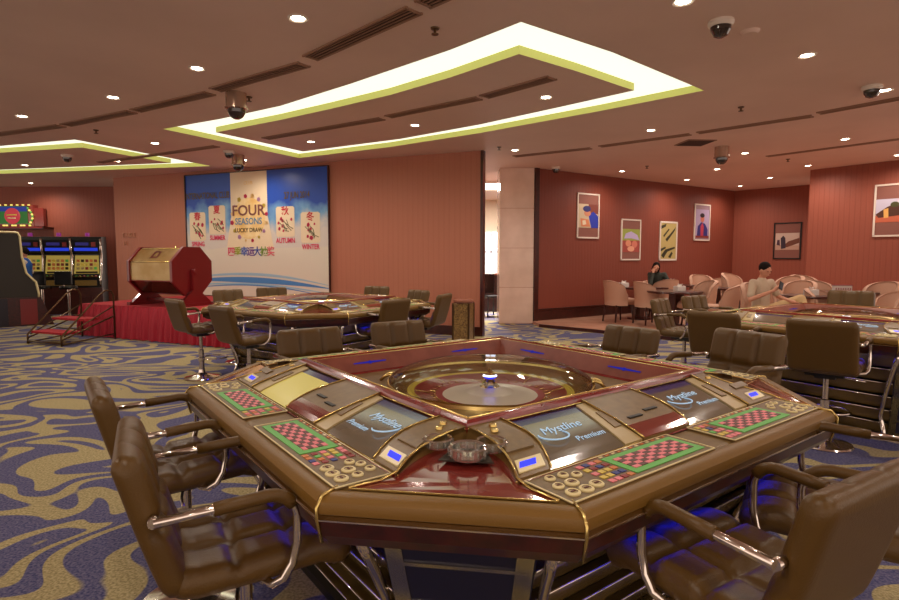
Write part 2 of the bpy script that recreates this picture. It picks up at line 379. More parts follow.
HLD = bpy.data.lights.new('hall', 'AREA'); HLD.energy = 700; HLD.size = 1.3; HLD.color = (1, .95, .9)
hl_ = bpy.data.objects.new('hall_lamp', HLD); col.objects.link(hl_); hl_.location = (1.2, 15.5, CEIL - .06)
# ------------------------------------------------------------------ ceiling fittings
SPOT = bpy.data.lights.new('spot', 'SPOT'); SPOT.energy = 80; SPOT.color = (1, .86, .74); SPOT.spot_size = R(168); SPOT.spot_blend = .8; SPOT.shadow_soft_size = .06
lens_m = emis('downlight lens', (255, 240, 214), 30)
dl = empty('downlight'); 
MB().lathe([(.052, -.002), (.075, -.012), (.085, -.004), (.085, 0)], M['white'], 24).build('trim_ring', dl)
MB().lathe([(0, -.004), (.055, -.004)], lens_m, 24).build('lens', dl)
lo = bpy.data.objects.new('spot_lamp', SPOT); col.objects.link(lo); lo.parent = dl; lo.location = (0, 0, -.03)
DL = [((298, 18), 'left of the first long air slot near the top edge'), ((197, 68), 'second of the diagonal row at upper left'), ((113, 97), 'third of the diagonal row at upper left'),
 ((22, 116), 'at the far left end of the diagonal row of lights'), ((546, 97), 'right one inside the big kite shaped cove'), ((415, 125), 'middle one inside the big cove'), ((311, 141.5), 'left one inside the big cove near its far corner'),
 ((155, 143), 'between the two lit coves'), ((117, 161), 'right one inside the small left cove'), ((25, 165), 'left one inside the small left cove'), ((244, 160), 'beside the dome camera above the poster'),
 ((31, 183), 'above the slot machines by the far left wall'), ((683, 1), 'cut by the top edge right of the cove'), ((807, 55), 'large one at upper right, alone'), ((885, 90), 'beside the dome camera at the right edge'),
 ((651, 130), 'right of the big cove, over the dining side'), ((515, 150), 'over the gap beside the marble column'), ((622, 171), 'above the second picture on the dining wall'), ((687, 179.5), 'above the rice field picture'),
 ((717, 169), 'just under the clear dome camera over the dining tables'), ((745, 153), 'right of the clear dome camera over the dining tables'), ((770, 177.5), 'near the far right corner by the dark framed picture'), ((808, 165.5), 'just before the edge of the right wall'),
 ((845, 139), 'above the slim air slot on the right'), ((898, 155), 'cut by the right edge near the white framed house picture'), ((740, 186), 'in the deep corner over the dining area')]
for i, ((x, y), w) in enumerate(DL):
    o = dl if i == 0 else copy_tree(dl)
    X, Y = atz(x, y, CEIL); o.location = (X, Y, CEIL); tag(o, 'round white recessed downlight ' + w, 'ceiling light', 'recessed downlights')
# lamps of the same kind behind and beside the viewpoint (the room goes on there)
for X, Y in [(-3.4, 1.5), (-.6, .6), (2.4, .8), (-5.5, 4), (4.6, 2.5), (6.5, 4.8), (-1.5, -2), (2.5, -2)]:
    l = bpy.data.objects.new('room_lamp', SPOT); col.objects.link(l); l.location = (X, Y, CEIL - .03)

def slot(p0, p1, w, lab):
    a, b = Vector(atz(*p0, CEIL)), Vector(atz(*p1, CEIL)); L = (b - a).length
    t = empty('air_vent', (a.x, a.y, CEIL), math.atan2(b.y - a.y, b.x - a.x), lab, 'air vent', 'long ceiling air slots')
    m1 = mat('vent paint', (150, 112, 88), .6) if 'vp' not in M else M['vp']; M['vp'] = m1
    m2 = M.get('vd') or mat('vent dark', (66, 40, 30), .7); M['vd'] = m2
    mb = MB()
    for s in (-1, 1): mb.box((L / 2, s * w / 2, -.008), (L + .04, .02, .016), m1)
    for s in (0, L): mb.box((s, 0, -.008), (.02, w, .016), m1)
    mb.build('frame', t)
    mb = MB().box((L / 2, 0, -.001), (L, w, .002), m2)
    for k in range(3): mb.box((L / 2, (k - 1) * w / 4, -.006), (L, .008, .012), m1)
    mb.build('grille', t)
for p0, p1, w, lab in [((311, 57), (413, 10), .16, 'long dark air slot beside the nearest left downlight, widest in view'), ((424, 3), (470, -18), .16, 'air slot stub cut by the top edge'),
  ((216, 89), (303, 64), .15, 'air slot just left of the widest one'), ((136, 110), (209, 93), .15, 'air slot above the left tip of the big cove'), ((66, 124.5), (131, 111.5), .15, 'air slot running to the left of the cove tip'), ((-10, 135), (60, 125.5), .15, 'air slot reaching the left edge of the photo'),
  ((485, 96), (551, 77.5), .16, 'air slot in the middle of the big cove, right one'), ((389, 116), (478, 98), .14, 'air slot in the middle of the big cove, centre one'), ((266, 138), (381, 118.5), .14, 'air slot in the middle of the big cove, left one'),
  ((100, 162), (216, 146), .13, 'faint air slot between the coves above the poster wall'), ((699, 132.3), (811, 115.7), .13, 'air slot right of the big cove, first piece'), ((820, 112.6), (905, 97), .13, 'air slot at the right under the edge dome camera'),
  ((601, 146), (689, 134), .13, 'air slot over the pictures wall'), ((515, 156), (590, 148), .13, 'air slot over the marble column'), ((768, 156), (905, 138), .1, 'slim air slot over the dining tables at right')]:
    slot(p0, p1, w, lab)
X, Y = atz(695, 142.5, CEIL)
t = empty('air_grille', (X, Y, CEIL), R(5), 'square brown return air grille right of the big cove', 'air vent')
MB().box((0, 0, -.006), (.5, .5, .012), M['vp']).build('frame', t)
mb = MB()
for k in range(9): mb.box((0, -.2 + k * .05, -.014), (.44, .03, .01), M['vd'])
mb.build('grille', t)

def dome(px, py, kind, lab):
    X, Y = atz(px, py, CEIL)
    t = empty('dome_camera', (X, Y, CEIL), 0, lab, 'security camera')
    dk = M.get('tint') or mat('tinted dome', (40, 26, 22), .08, coat=1); M['tint'] = dk
    if kind == 'tall':
        MB().lathe([(0, 0), (.12, 0), (.12, -.17), (.135, -.175), (.135, -.19), (.1, -.2)], mat('camera steel', (190, 160, 140), .2, .7), 28).build('housing', t)
        MB().lathe([(.105, -.195), (.1, -.235), (.075, -.28), (.04, -.305), (0, -.312)], dk, 28).build('dome_cover', t)
    else:
        s = {'mid': 1, 'small': .62}[kind]
        MB().lathe([(0, 0), (.1 * s, 0), (.105 * s, -.02 * s), (.09 * s, -.045 * s), (.08 * s, -.05 * s)], M['white'], 28).build('housing', t)
        MB().lathe([(.082 * s, -.045 * s), (.078 * s, -.08 * s), (.055 * s, -.12 * s), (.03 * s, -.133 * s), (0, -.137 * s)], dk, 28).build('dome_cover', t)
dome(236, 93, 'tall', 'tall steel dome camera hanging before the left tip of the big cove')
dome(238, 155, 'tall', 'hanging steel dome camera over the top of the poster')
dome(229, 151, 'mid', 'small flush dome camera just left of the hanging one above the poster')
dome(67, 155, 'mid', 'small dark dome camera inside the small left cove')
dome(721, 21, 'mid', 'dark dome camera near the top edge right of the cove')
dome(872, 86, 'mid', 'dark dome camera near the right edge beside a downlight')
dome(722, 147, 'tall', 'hanging clear dome camera over the dining tables')
dome(556, 167, 'mid', 'white dome camera above the start of the pictures wall')
dome(188, 174, 'small', 'tiny dark dome camera above the left end of the poster')
for i, (x, y, lab) in enumerate([(435, 28, 'tiny sprinkler head above the big cove near edge'), (96, 130, 'tiny sprinkler head right above the small left cove'), (741, 107, 'tiny sprinkler head over the right air slot'), (647, 166, 'tiny sprinkler head above the dining pictures'), (788, 159, 'tiny sprinkler head beside the slim air slot'), (249, 97, 'tiny sprinkler head beside the tall dome camera'), (499, 147, 'tiny sprinkler head over the gap')]):
    X, Y = atz(x, y, CEIL); t = empty('sprinkler', (X, Y, CEIL), 0, lab, 'sprinkler', 'ceiling sprinklers')
    MB().lathe([(0, 0), (.04, 0), (.035, -.012), (.012, -.015), (.012, -.05), (0, -.05)], M['metal_brown'], 16).build('body', t)
    MB().lathe([(0, -.05), (.032, -.05), (.03, -.056), (0, -.056)], M['metal_brown'], 16).build('deflector', t)
X, Y = atz(750, 31, CEIL); o = MB().lathe([(0, -.03), (.06, -.03), (.075, -.015), (.08, 0)], M['ceiling'], 24).build('smoke_detector'); o.location = (X, Y, CEIL); tag(o, 'flat round smoke detector beside the top dome camera', 'smoke detector')

# ------------------------------------------------------------------ bar chair
def pad(mb, path, width, thick, cols, rows, m, back=None, quilt=.022, nx=31, ntd=9, edge=.05, back_m=None):
    """cushion lofted along a path of (y,z) points; quilted side is the left-hand normal side"""
    P = [Vector((0, p[0], p[1])) for p in path]
    ln = [0]
    for a, b in zip(P, P[1:]): ln.append(ln[-1] + (b - a).length)
    T = ln[-1]; ny = 31
    def at(s):
        s = max(0, min(T, s))
        for i in range(len(P) - 1):
            if s <= ln[i + 1] + 1e-9:
                k = (s - ln[i]) / (ln[i + 1] - ln[i]); return P[i].lerp(P[i + 1], k)
        return P[-1]
    def groove(f, n):
        d = min(abs(f - k / n) for k in range(1, n)) if n > 1 else 1
        return math.exp(-(d * n / .085) ** 2)
    front, rear = [], []
    for j in range(ny):
        fy = .5 - .5 * math.cos(PI * j / (ny - 1)); fy = .35 * fy + .65 * j / (ny - 1)
        s = fy * T; p = at(s); t = (at(s + .012) - at(s - .012)).normalized(); nrm = Vector((0, t.z, -t.y))
        ed_y = min(s, T - s)
        for i in range(nx):
            fx = i / (nx - 1); x = (fx - .5) * width; ed = min(ed_y, min(fx, 1 - fx) * width)
            k = math.sqrt(max(0, 1 - (1 - min(1, ed / edge)) ** 2))
            rr = max(0, 1 - ed_y / edge) ; xx = x * (1 - .10 * rr * rr)
            g = max(groove(fx, cols), groove(fy, rows))
            bul = quilt * (1 - g) * k
            hf = (thick / 2) * k - quilt * .5 * g * k + bul * .6
            front.append(p + Vector((xx, 0, 0)) + nrm * hf); rear.append(p + Vector((xx, 0, 0)) - nrm * (thick / 2) * k)
    f = []
    for j in range(ny - 1):
        for i in range(nx - 1): a = j * nx + i; f.append((a, a + 1, a + nx + 1, a + nx))
    mb.add(front, [tuple(reversed(q)) for q in f], m, True); mb.add(rear, f, back_m or m, True)
    return mb
def make_chair(name='bar_chair'):
    t = empty(name)
    # forward is +y ; seat top about .66
    mb = MB(); pad(mb, [(.25, .575), (.235, .61), (.19, .628), (0, .618), (-.15, .615), (-.215, .63)], .47, .075, 3, 3, M['leather'], edge=.045)
    # path runs front to back: normal must point up
    mb.build('seat', t, merge=True)
    mb = MB(); pad(mb, [(-.19, .60), (-.215, .64), (-.235, .70), (-.265, .80), (-.30, .93), (-.32, 1.0)], .47, .062, 3, 2, M['leather'], edge=.05)
    mb.build('backrest', t, merge=True)
    for s in (-1, 1):
        x = s * .262
        pts = [(x, -.25, .835), (x, -.1, .842), (x, .03, .85)] 
        cx = [(x, .03 + .075 * math.sin(a), .775 + .075 * math.cos(a)) for a in [R(15 * q) for q in range(1, 7)]]
        dn = [(x, .103, .70), (x, .09, .645)]
        tail = [(x * .99, .065, .605), (x * .93, .04, .585), (x * .75, .02, .578), (x * .5, .01, .578)]
        arm = MB().tube(pts + cx + dn + tail, .0125, M['chrome'], 10).build('arm_frame', t)
        MB().tube([(x, -.11, .842)] + [(x, -.04, .846), pts[2]] + cx[:4], .0185, M['leather'], 12).build('arm_pad', arm)
        MB().tube([(x * .86, -.25, .832), (x, -.25, .835)], .014, M['chrome'], 10).build('bracket', arm)
    MB().box((0, .0, .565), (.26, .22, .03), M['black']).box((0, 0, .545), (.14, .16, .03), M['black']).build('seat_plate', t)
    MB().tube([(.06, -.02, .55), (.18, -.05, .545), (.26, -.06, .54)], .006, M['chrome'], 8).build('lever', t)
    MB().lathe([(0, .54), (.02, .54), (.02, .36), (.032, .355), (.032, .05), (0, .05)], M['chrome'], 20).build('column', t)
    ft = [(.0, .03, .24)] + [(.15 * math.sin(a), .13 - .15 * math.cos(a) + .04, .24) for a in [R(20 * q + 30) for q in range(16)]]
    MB().tube([(.15 * math.sin(a), .15 - .15 * math.cos(a) + .02, .24) for a in [R(15 * q) for q in range(24)]], .010, M['chrome'], 8, closed=True).lathe([(.033, .215), (.04, .22), (.04, .26), (.033, .265)], M['chrome'], 16).build('footrest', t)
    MB().lathe([(0, 0), (.205, 0), (.21, .008), (.2, .018), (.13, .032), (.07, .05), (.042, .075), (.034, .11), (.034, .12), (0, .12)], M['chrome'], 40).build('base', t)
    return t
chair0 = make_chair(); used = [False]
def chair(x, y, deg, label, group, zs=1.0):
    o = chair0 if not used[0] else copy_tree(chair0); used[0] = True
    o.location = (x, y, 0); o.rotation_euler = (0, 0, R(deg - 90)); o.scale = (1, 1, zs)
    tag(o, label, 'chair', group); return o
G1, G2, G3 = 'bar chairs round the near roulette table', 'bar chairs round the left roulette table', 'bar chairs round the right roulette table'
chair(-.645, 1.70, 28.6, 'brown leather bar chair nearest the camera at left, tucked under the near table', G1)
chair(-1.13, 2.335, 36, 'brown leather bar chair at left, partly behind the nearest left one', G1)
chair(.80, 1.515, 121, 'brown leather bar chair at lower right, its wide smooth back turned to camera', G1)
chair(1.33, 1.87, 148, 'brown leather bar chair at the right edge, its back cut off by the frame', G1)
chair(-.82, 3.66, 303, 'quilted brown chair back behind the left corner of the near table', G1)
chair(-.24, 4.1, 303, 'quilted brown chair back behind the roulette frame, left of its far corner', G1)
chair(1.06, 3.83, 214, 'quilted brown chair behind the far right side of the near table, by the dining step', G1)
chair(1.56, 3.24, 209, 'large quilted brown chair at right of the near table, both armrests towards the table', G1, 1.05)
chair(-3.08, 6.88, 48, 'brown chair at the left end of the left roulette table, chrome post showing', G2)
chair(-2.16, 5.97, 50, 'brown chair with its dark back to camera, front left of the left table', G2)
chair(-3.0, 7.95, 320, 'quilted chair behind the left table, in front of the drum end of the poster', G2, 1.03)
chair(-2.62, 8.45, 300, 'quilted chair behind the left table, below the blue wave of the poster', G2, 1.03)
chair(-1.3, 8.75, 245, 'small quilted chair behind the left table, in front of bare wall', G2, 1.03)
chair(-.68, 8.3, 225, 'quilted chair at the far right of the left table, arm towards the table', G2, 1.0)
chair(-.85, 6.6, 142, 'dark backed chair at the front right side of the left table', G2, 1.02)
chair(-.35, 7.4, 160, 'dark backed chair at right end of the left table near the stone bin', G2, 1.02)
chair(2.55, 5.12, 42, 'dark backed chair left of the right table, behind the large quilted chair', G3, 1.02)
chair(3.0, 4.4, 47, 'dark backed chair with chrome column, standing before the right table', G3, 1.03)
chair(2.75, 6.5, 318, 'quilted chair turned sideways at left of the right table, by the dining step', G3)
chair(3.33, 7.0, 300, 'small quilted chair behind the left corner of the right table', G3)
chair(4.62, 6.45, 232, 'quilted chair behind the right table, in front of the cream armchairs at right', G3, 1.1)

# ------------------------------------------------------------------ roulette table
HS, CUT = 1.235, .76       # half side, half length of a playing side
def octo(h, c, z):
    # c: half length of long side at half-side h
    return [(-c, -h, z), (c, -h, z), (h, -c, z), (h, c, z), (c, h, z), (-c, h, z), (-h, c, z), (-h, -c, z)]
def octo_at(off, z): # offset inward from rim edge by off, all sides parallel
    h = HS - off; c = CUT - off * math.tan(R(22.5)); return octo(h, c, z)
def ringloft(mb, loops, m, smooth=False):
    vs = [p for l in loops for p in l]; n = len(loops[0]); fs = []
    for i in range(len(loops) - 1):
        for j in range(n): fs.append((i * n + j, i * n + (j + 1) % n, (i + 1) * n + (j + 1) % n, (i + 1) * n + j))
    return mb.add(vs, fs, m, smooth)
FH = .70   # frame half size
DZ0, DZ1 = .883, .945
def zd(out):  # deck height on the sloped console
    return DZ0 + max(0, min(1, (1.0 - out) / (1.0 - FH))) ** .8 * (DZ1 - DZ0)
def sideT(k, mir=False):
    # side local: a along, out outward; returns matrix mapping (a,-out,z) . k quarter turns ; mirrored sides swap a
    Rm = Matrix.Rotation(k * PI / 2, 4, 'Z')
    if mir: Rm = Rm @ Matrix.Scale(-1, 4, (1, 0, 0))
    return Rm
def make_table():
    t = empty('roulette_table')
    # armrest padded rim
    prof = [(.0, .86), (.004, .872), (.02, .884), (.045, .886), (.065, .880)]
    mb = MB(); ringloft(mb, [octo_at(o, z) for o, z in [(.075, .835), (.012, .836), (.003, .842), (0, .856), (.004, .872), (.018, .882), (.04, .886), (.058, .884), (.066, .878)]], M['rim_leather'])
    mb.build('armrest', t, smooth_angle=32)
    for p, q in zip(octo_at(-.003, .86), octo_at(.07, .889)):
        a = Vector(p); b = Vector(q); low = Vector((p[0] * .985, p[1] * .985, .76))
        mb = MB(); mb.tube([low, a * 1.0 + Vector((0, 0, -.03)), a, a.lerp(b, .25) + Vector((0, 0, .024 - .006)), b], .005, M['gold'], 8)
        mb.build('corner_bead', t)
    mb = MB(); ringloft(mb, [octo_at(.004, .822), octo_at(-.003, .825), octo_at(-.003, .829), octo_at(.006, .832), octo_at(.02, .837), octo_at(.04, .837)], M['chrome']); mb.build('chrome_strip', t)
    mb = MB(); ringloft(mb, [octo_at(.03, .822), octo_at(.004, .822), octo_at(.012, .78), octo_at(.04, .745), octo_at(.14, .742)], M['apron']); mb.build('apron', t)
    # underside and deck
    mb = MB(); ringloft(mb, [octo_at(.12, .742), octo(FH, FH - .001, .742)], M['black']); ringloft(mb, [octo_at(.06, .878), octo_at(.075, .882), octo_at(.225, DZ0)], M['deck']); mb.build('deck', t)
    # playing sides
    for k in range(4):
        mir = (k % 2 == 1)
        T = sideT(k, mir)
        # long-side console, sloping up to the frame
        C = MB(); steps = 8
        def patch(mb, a0, a1, b0, b1, o0, o1, m, lift=0, n=steps, bow0=0, bow1=0, th=True):
            """quad strip from out=o0 (bottom a0..b0) to out=o1 (top a1..b1), sides bowed"""
            vs = []
            for i in range(n + 1):
                f = i / n; o = o0 + (o1 - o0) * f; z = zd(o) + lift; bow = math.sin(PI * f)
                vs.append((a0 + (a1 - a0) * f + bow0 * bow, -o, z)); vs.append((b0 + (b1 - b0) * f + bow1 * bow, -o, z))
            fs = [(2 * i, 2 * i + 1, 2 * i + 3, 2 * i + 2) for i in range(n)]
            mb.add(vs, fs, m, T=T)
            if th and lift > 0:
                lo = [(v[0], v[1], v[2] - lift) for v in vs]
                fs2 = [(2 * i, 2 * i + 2, 2 * i + 2 + len(vs), 2 * i + len(vs)) for i in range(n)] + [(2 * i + 1, 2 * i + 3, 2 * i + 3 + len(vs), 2 * i + 1 + len(vs)) for i in range(n)] + [(0, 1, 1 + len(vs), len(vs))]
                mb.add(vs + lo, fs2, m, T=T)
        def skirt(mb, a0, a1, bow):
            vs = []
            for i in range(9):
                f = i / 8; o = 1.0 + (FH - 1.0) * f; a = a0 + (a1 - a0) * f + bow * math.sin(PI * f)
                vs.append((a, -o, zd(o) + .016)); vs.append((a, -o, .88))
            mb.add(vs, [(2 * i, 2 * i + 1, 2 * i + 3, 2 * i + 2) for i in range(8)], M['deck'], T=T)
        patch(C, -.70, -.66, .70, .66, 1.01, FH - .02, M['deck_dark'], 0)
        # end console near the corner, middle console, far end console
        patch(C, -.762, -.70, -.63, -.56, 1.0, FH, M['deck'], .016, bow0=.035, bow1=.045)
        skirt(C, -.762, -.70, .035)
        patch(C, -.185, -.15, .09, .15, 1.0, FH, M['deck'], .016, bow0=-.0, bow1=.035)
        patch(C, .53, .60, .762, .70, 1.0, FH, M['deck'], .016, bow0=0, bow1=-.035)
        skirt(C, .762, .70, -.035)
        C.build('console', t)
        E = MB()
        def edge_line(a0, a1, o0, o1, bow, lift=.019, r=.003, m=M['gold']):
            pts = []
            for i in range(9):
                f = i / 8; o = o0 + (o1 - o0) * f; pts.append((a0 + (a1 - a0) * f + bow * math.sin(PI * f), -o, zd(o) + lift))
            E.tube(pts, r, m, 6, T=T)
        edge_line(-.63, -.56, 1.0, FH, .045); edge_line(.09, .15, 1.0, FH, .035); edge_line(-.185, -.15, 1.0, FH, 0); edge_line(.53, .60, 1.0, FH, 0)
        E.tube([(-.755, -1.005, .887), (.755, -1.005, .887)], .004, M['mahogany'], 6, T=T)
        E.tube([(-.765, -.995, .889), (.765, -.995, .889)], .002, M['gold'], 6, T=T)
        E.build('inlay_line', t)
        for q, (a0, a1, b0, b1) in enumerate([(-.625, -.555, -.285, -.205), (.095, .155, .425, .53)]):
            S = MB(); patch(S, a0, a1, b0, b1, .995, .76, M['screen'] if not (k == 3 and q == 1) else M['screen_yel'], .006, bow0=.03, bow1=.02, th=False)
            A1 = a1 ; 
            patch(S, a1 + (a0 - a1) * 0.0, a1 + .01, b1, b1, .76, FH + .02, M['screen_top'], .006, n=2, th=False)
            scr = S.build('screen', t)
            if k in (0, 3) and not (k == 3 and q == 1):
                ang = k * PI / 2
                ac, oc = (a0 + b1) / 2 + .0, .875
                c = T @ Vector((ac, -oc, zd(oc) + .0085)); tilt = math.atan2(zd(.8) - zd(.95), .15)
                L = empty('logo', c); L.parent = scr; 
                import mathutils
                Rm = Matrix.Rotation(ang, 4, 'Z') @ Matrix.Rotation(tilt, 4, 'X')
                L.rotation_euler = Rm.to_euler()
                bpy.data.objects.remove(L)
                o1 = text('lettering', 'Mystline', .056, M['logo'], scr, T @ Vector((ac + .015, -(oc - .05), zd(oc - .05) + .0085)), Rm.to_euler(), .0004, shear=.35)
                o2 = text('lettering', 'Premium', .038, M['logo'], scr, T @ Vector((ac + .07, -(oc + .03), zd(oc + .03) + .0085)), Rm.to_euler(), .0004, shear=.3)
                sw = MB(); c0 = T @ Vector((ac - .05, -(oc - .02), zd(oc - .02) + .0095))
                pts = [(c0.x + .055 * math.cos(a), c0.y + .045 * math.sin(a), c0.z) for a in [R(15 * w + 150) for w in range(16)]]
                sw.tube(pts, .0028, M['logo'], 5); sw.build('swoosh', scr)
        # reader strips
        for a0, a1, b0, b1 in [(-.28, -.20, -.188, -.153), (.43, .532, .528, .598)]:
            S = MB(); patch(S, a0, a1, b0, b1, .995, FH + .02, M['strip'], .012)
            patch(S, (a0 * .7 + b0 * .3) + .03, (a0 * .7 + b0 * .3) + .065, (a0 * .3 + b0 * .7) + .03, (a0 * .3 + b0 * .7) + .065, .91, .80, M['deck'], .016)
            S.build('reader_strip', t)
        # note slots and red plate on the middle console
        S = MB()
        for a, oo in ((-.075, .885), (.045, .865)): 
            S.box((a, -oo, zd(oo) + .017), (.075, .016, .005), M['blackslot'], T=T)
        patch(S, -.183, -.172, .092, .112, .998, .925, M['redgloss'], .0185, n=3, bow1=.006)
        S.build('note_acceptor', t)
        # blue displays and ticket slots
        for a, sg in ((-.69, 1), (.65, 1)):
            S = MB(); patch(S, a - .052, a - .052 + .03 * sg, a + .052, a + .052 + .03 * sg, .985, .935, M['cream_trim'], .019, n=2)
            patch(S, a - .035, a - .035 + .02 * sg, a + .03, a + .03 + .02 * sg, .970, .948, M['blue_led'], .0205, n=2)
            S.build('counter_display', t)
            S = MB(); b = a + .035 * sg; patch(S, b - .05, b - .05 + .02 * sg, b + .06, b + .06 + .02 * sg, .895, .855, M['panelbrown'], .022, n=2); S.build('ticket_slot', t)
        for (a, o) in [(-.64, .765), (-.62, .735), (.65, .76)]:
            MB().lathe([(0, .008), (.012, .007), (.014, 0)], M['gold'], 12, c=(a, -o, zd(o) + .016), T=T).build('key_lock', t)
        # betting boards
        for q, (a0, a1) in enumerate([(-.74, -.065), (.065, .74)]):
            bt = a0 < 0
            B = MB(); z = .886
            B.box(((a0 + a1) / 2, -1.09, z), (a1 - a0, .175, .006), M['panelbrown'], T=T)
            for s in (-1, 1):
                B.box(((a0 + a1) / 2, -1.09 + s * .086, z + .004), (a1 - a0, .004, .003), M['cream_trim'], T=T)
                B.box((a0 if s < 0 else a1, -1.09, z + .004), (.004, .174, .003), M['cream_trim'], T=T)
            brd = B.build('betting_board', t)
            # local layout f in 0..1 from the corner end
            w = a1 - a0
            def fx(f): return (a0 + f * w) if bt else (a1 - f * w)
            Gm = MB(); zt = z + .0045
            g0, g1 = (.44, .97) if bt else (.30, .84)
            ax0, ax1 = sorted((fx(g0), fx(g1)))
            Gm.box(((ax0 + ax1) / 2, -1.09, zt), (ax1 - ax0, .13, .002), M['green'], T=T)
            nx, ny = 10, 5; cw = (ax1 - ax0 - .05) / nx; chh = .085 / ny
            for i in range(nx):
                for j in range(ny):
                    m = M['pink'] if (i + j) % 2 == 0 else (M['celldark'] if (i * 3 + j) % 4 else M['cellred'])
                    Gm.box((ax0 + .025 + (i + .5) * cw, -1.09 - .0425 + (j + .5) * chh, zt + .002), (cw * .92, chh * .9, .002), m, T=T)
            Gm.build('number_grid', brd)
            Sm = MB(); cols = [M['pink'], M['orange'], M['bluecell'], M['yellow'], M['cellred'], M['green'], M['pink']]
            s0 = .27 if bt else .86; s1 = .43 if bt else .985
            rnd = random.Random(k * 10 + q)
            n1 = 4 if bt else 3
            for i in range(n1):
                for j in range(5):
                    f = s0 + (s1 - s0) * (i + .5) / n1
                    Sm.box((fx(f), -1.03 - j * .029, zt), (.02, .018, .002), cols[rnd.randrange(7)], T=T)
            # row of small marks above the grid
            for i in range(12): Sm.box((fx(g0 + (g1 - g0) * (i + .5) / 12), -1.014, zt), (.014, .007, .002), M['orange'] if i % 2 else M['cream_trim'], T=T)
            Sm.build('bet_markers', brd)
            for (f, o, r) in [(.05, 1.135, .021), (.05, 1.085, .017), (.12, 1.14, .021), (.12, 1.09, .021), (.19, 1.135, .021), (.08, 1.035, .016), (.15, 1.04, .016), (.2, 1.06, .016)]:
                if not bt: f = f
                c = (fx(f + .02), -o, z + .003)
                Bt = MB().lathe([(r, 0), (r, .004), (r * .8, .007), (r * .62, .006), (r * .6, .0045), (0, .005)], M['gold'], 16, c=c, T=T, mats=[M['cream_trim'], M['cream_trim'], M['cream_trim'], M['celldark'], M['strip']])
                Bt.box((c[0], c[1], c[2] + .006), (r * .7, r * .25, .002), M['celldark'], T=T)
                Bt.build('chip_button', brd)
    # corner tops: red gloss wedge between the end consoles
    for k in range(4):
        T = Matrix.Rotation(k * PI / 2 - PI / 4, 4, 'Z')   # local: -y points out through the cut (rotated)
        mb = MB(); D = math.sqrt(2)
        dc = (HS + CUT) / D - .078
        def tod(a, o): return (-(o - a) / D * 1.0, -(a + o) / D)   # a measured as distance from the side's middle
        arcL = [tod(.755, 1.145), tod(.762, 1.05)]
        for i in range(9):
            f = i / 8; o = 1.0 + (FH - 1.0) * f; a = .762 + (.70 - .762) * f - .035 * math.sin(PI * f)
            if a < o - .012: arcL.append(tod(a, o))
        ap = -arcL[-1][1] - .006
        pts = arcL + [(0, -ap)] + [(-x, y) for x, y in arcL[::-1]]
        apex = ap
        def zc(y): return .8845 + max(0, min(1, (-y < 1.27) and (1.27 + y) / (1.27 - ap))) * .022
        mb.add([(x, y, zc(y)) for x, y in pts], [tuple(range(len(pts)))[::-1]], M['redgloss'], T=T)
        def zg(q): 
            o = (q[0] * -1 - q[1]) / D; return zd(max(FH, min(1.0, o))) + .018
        for sg in (-1, 1):
            mb.tube([(-sg * x, y, zg((x, y)) if i > 1 else .889) for i, (x, y) in enumerate(arcL)], .004, M['gold'], 6, T=T)
        mb.box((0, arcL[0][1] - .002, .887), (2 * abs(arcL[0][0]), .004, .004), M['gold'], T=T)
        mb.build('corner_panel', t)
    # wheel frame
    fz = .975
    mb = MB()
    def sq(h, z): return [(-h, -h, z), (h, -h, z), (h, h, z), (-h, h, z)]
    ringloft(mb, [sq(FH - .06, .93), sq(FH, .935), sq(FH + .006, .95), sq(FH + .002, .968), sq(FH - .012, fz), sq(FH - .035, fz), sq(FH - .045, .968)], M['mahogany'])
    ringloft(mb, [sq(FH - .045, .968), sq(FH - .05, .966)], M['gold'])
    ringloft(mb, [sq(FH - .05, .966), sq(FH - .105, .885)], M['stripwall'])
    ringloft(mb, [sq(FH - .105, .885), sq(FH - .12, .875)], M['mahogany'])
    mb.build('wheel_frame', t)
    mb = MB()
    for k in range(4):
        T = Matrix.Rotation(k * PI / 2, 4, 'Z')
        mb.tube([(-FH + .0, -FH - .005, .952), (FH, -FH - .005, .952)], .004, M['gold'], 6, T=T)
        mb.tube([(-FH + .03, -FH + .028, .9755), (FH - .03, -FH + .028, .9755)], .003, M['gold'], 6, T=T)
    mb.build('frame_bead', t)
    for k in range(4):
        T = Matrix.Rotation(k * PI / 2, 4, 'Z')
        for a in (-.33, .33):
            mb = MB(); c = Vector((a, -(FH - .0775) + .0, .9255)); nrm = Vector((0, .081, .055)).normalized()
            Tt = T @ Matrix.Translation(c + nrm * .002) @ Matrix.Rotation(math.atan2(.081, -.055) , 4, 'X')
            for s in (-1, 1):
                mb.add([(s * .10, .003, 0), (s * .10, -.003, 0), (0, -.006, 0), (0, .006, 0)], [(0, 1, 2, 3), (3, 2, 1, 0)], M['led_bar'], T=Tt)
            mb.add([(.011 * math.cos(R(60 * q)), .011 * math.sin(R(60 * q)), .001) for q in range(6)], [(0, 1, 2, 3, 4, 5), (5, 4, 3, 2, 1, 0)], M['led_bar'], T=Tt)
            mb.build('light_inlay', t)
    # wheel bed, bowl, rotor
    mb = MB(); n = 48
    sqp = []
    h = FH - .12
    for j in range(n):
        a = 2 * PI * j / n; c, s_ = math.cos(a), math.sin(a); k = h / max(abs(c), abs(s_)); sqp.append((c * k, s_ * k, .876))
    ci = [(.505 * math.cos(2 * PI * j / n), .505 * math.sin(2 * PI * j / n), .878) for j in range(n)]
    mb.add(sqp + ci, [(j, (j + 1) % n, n + (j + 1) % n, n + j) for j in range(n)], M['deck'])
    mb.build('wheel_bed', t)
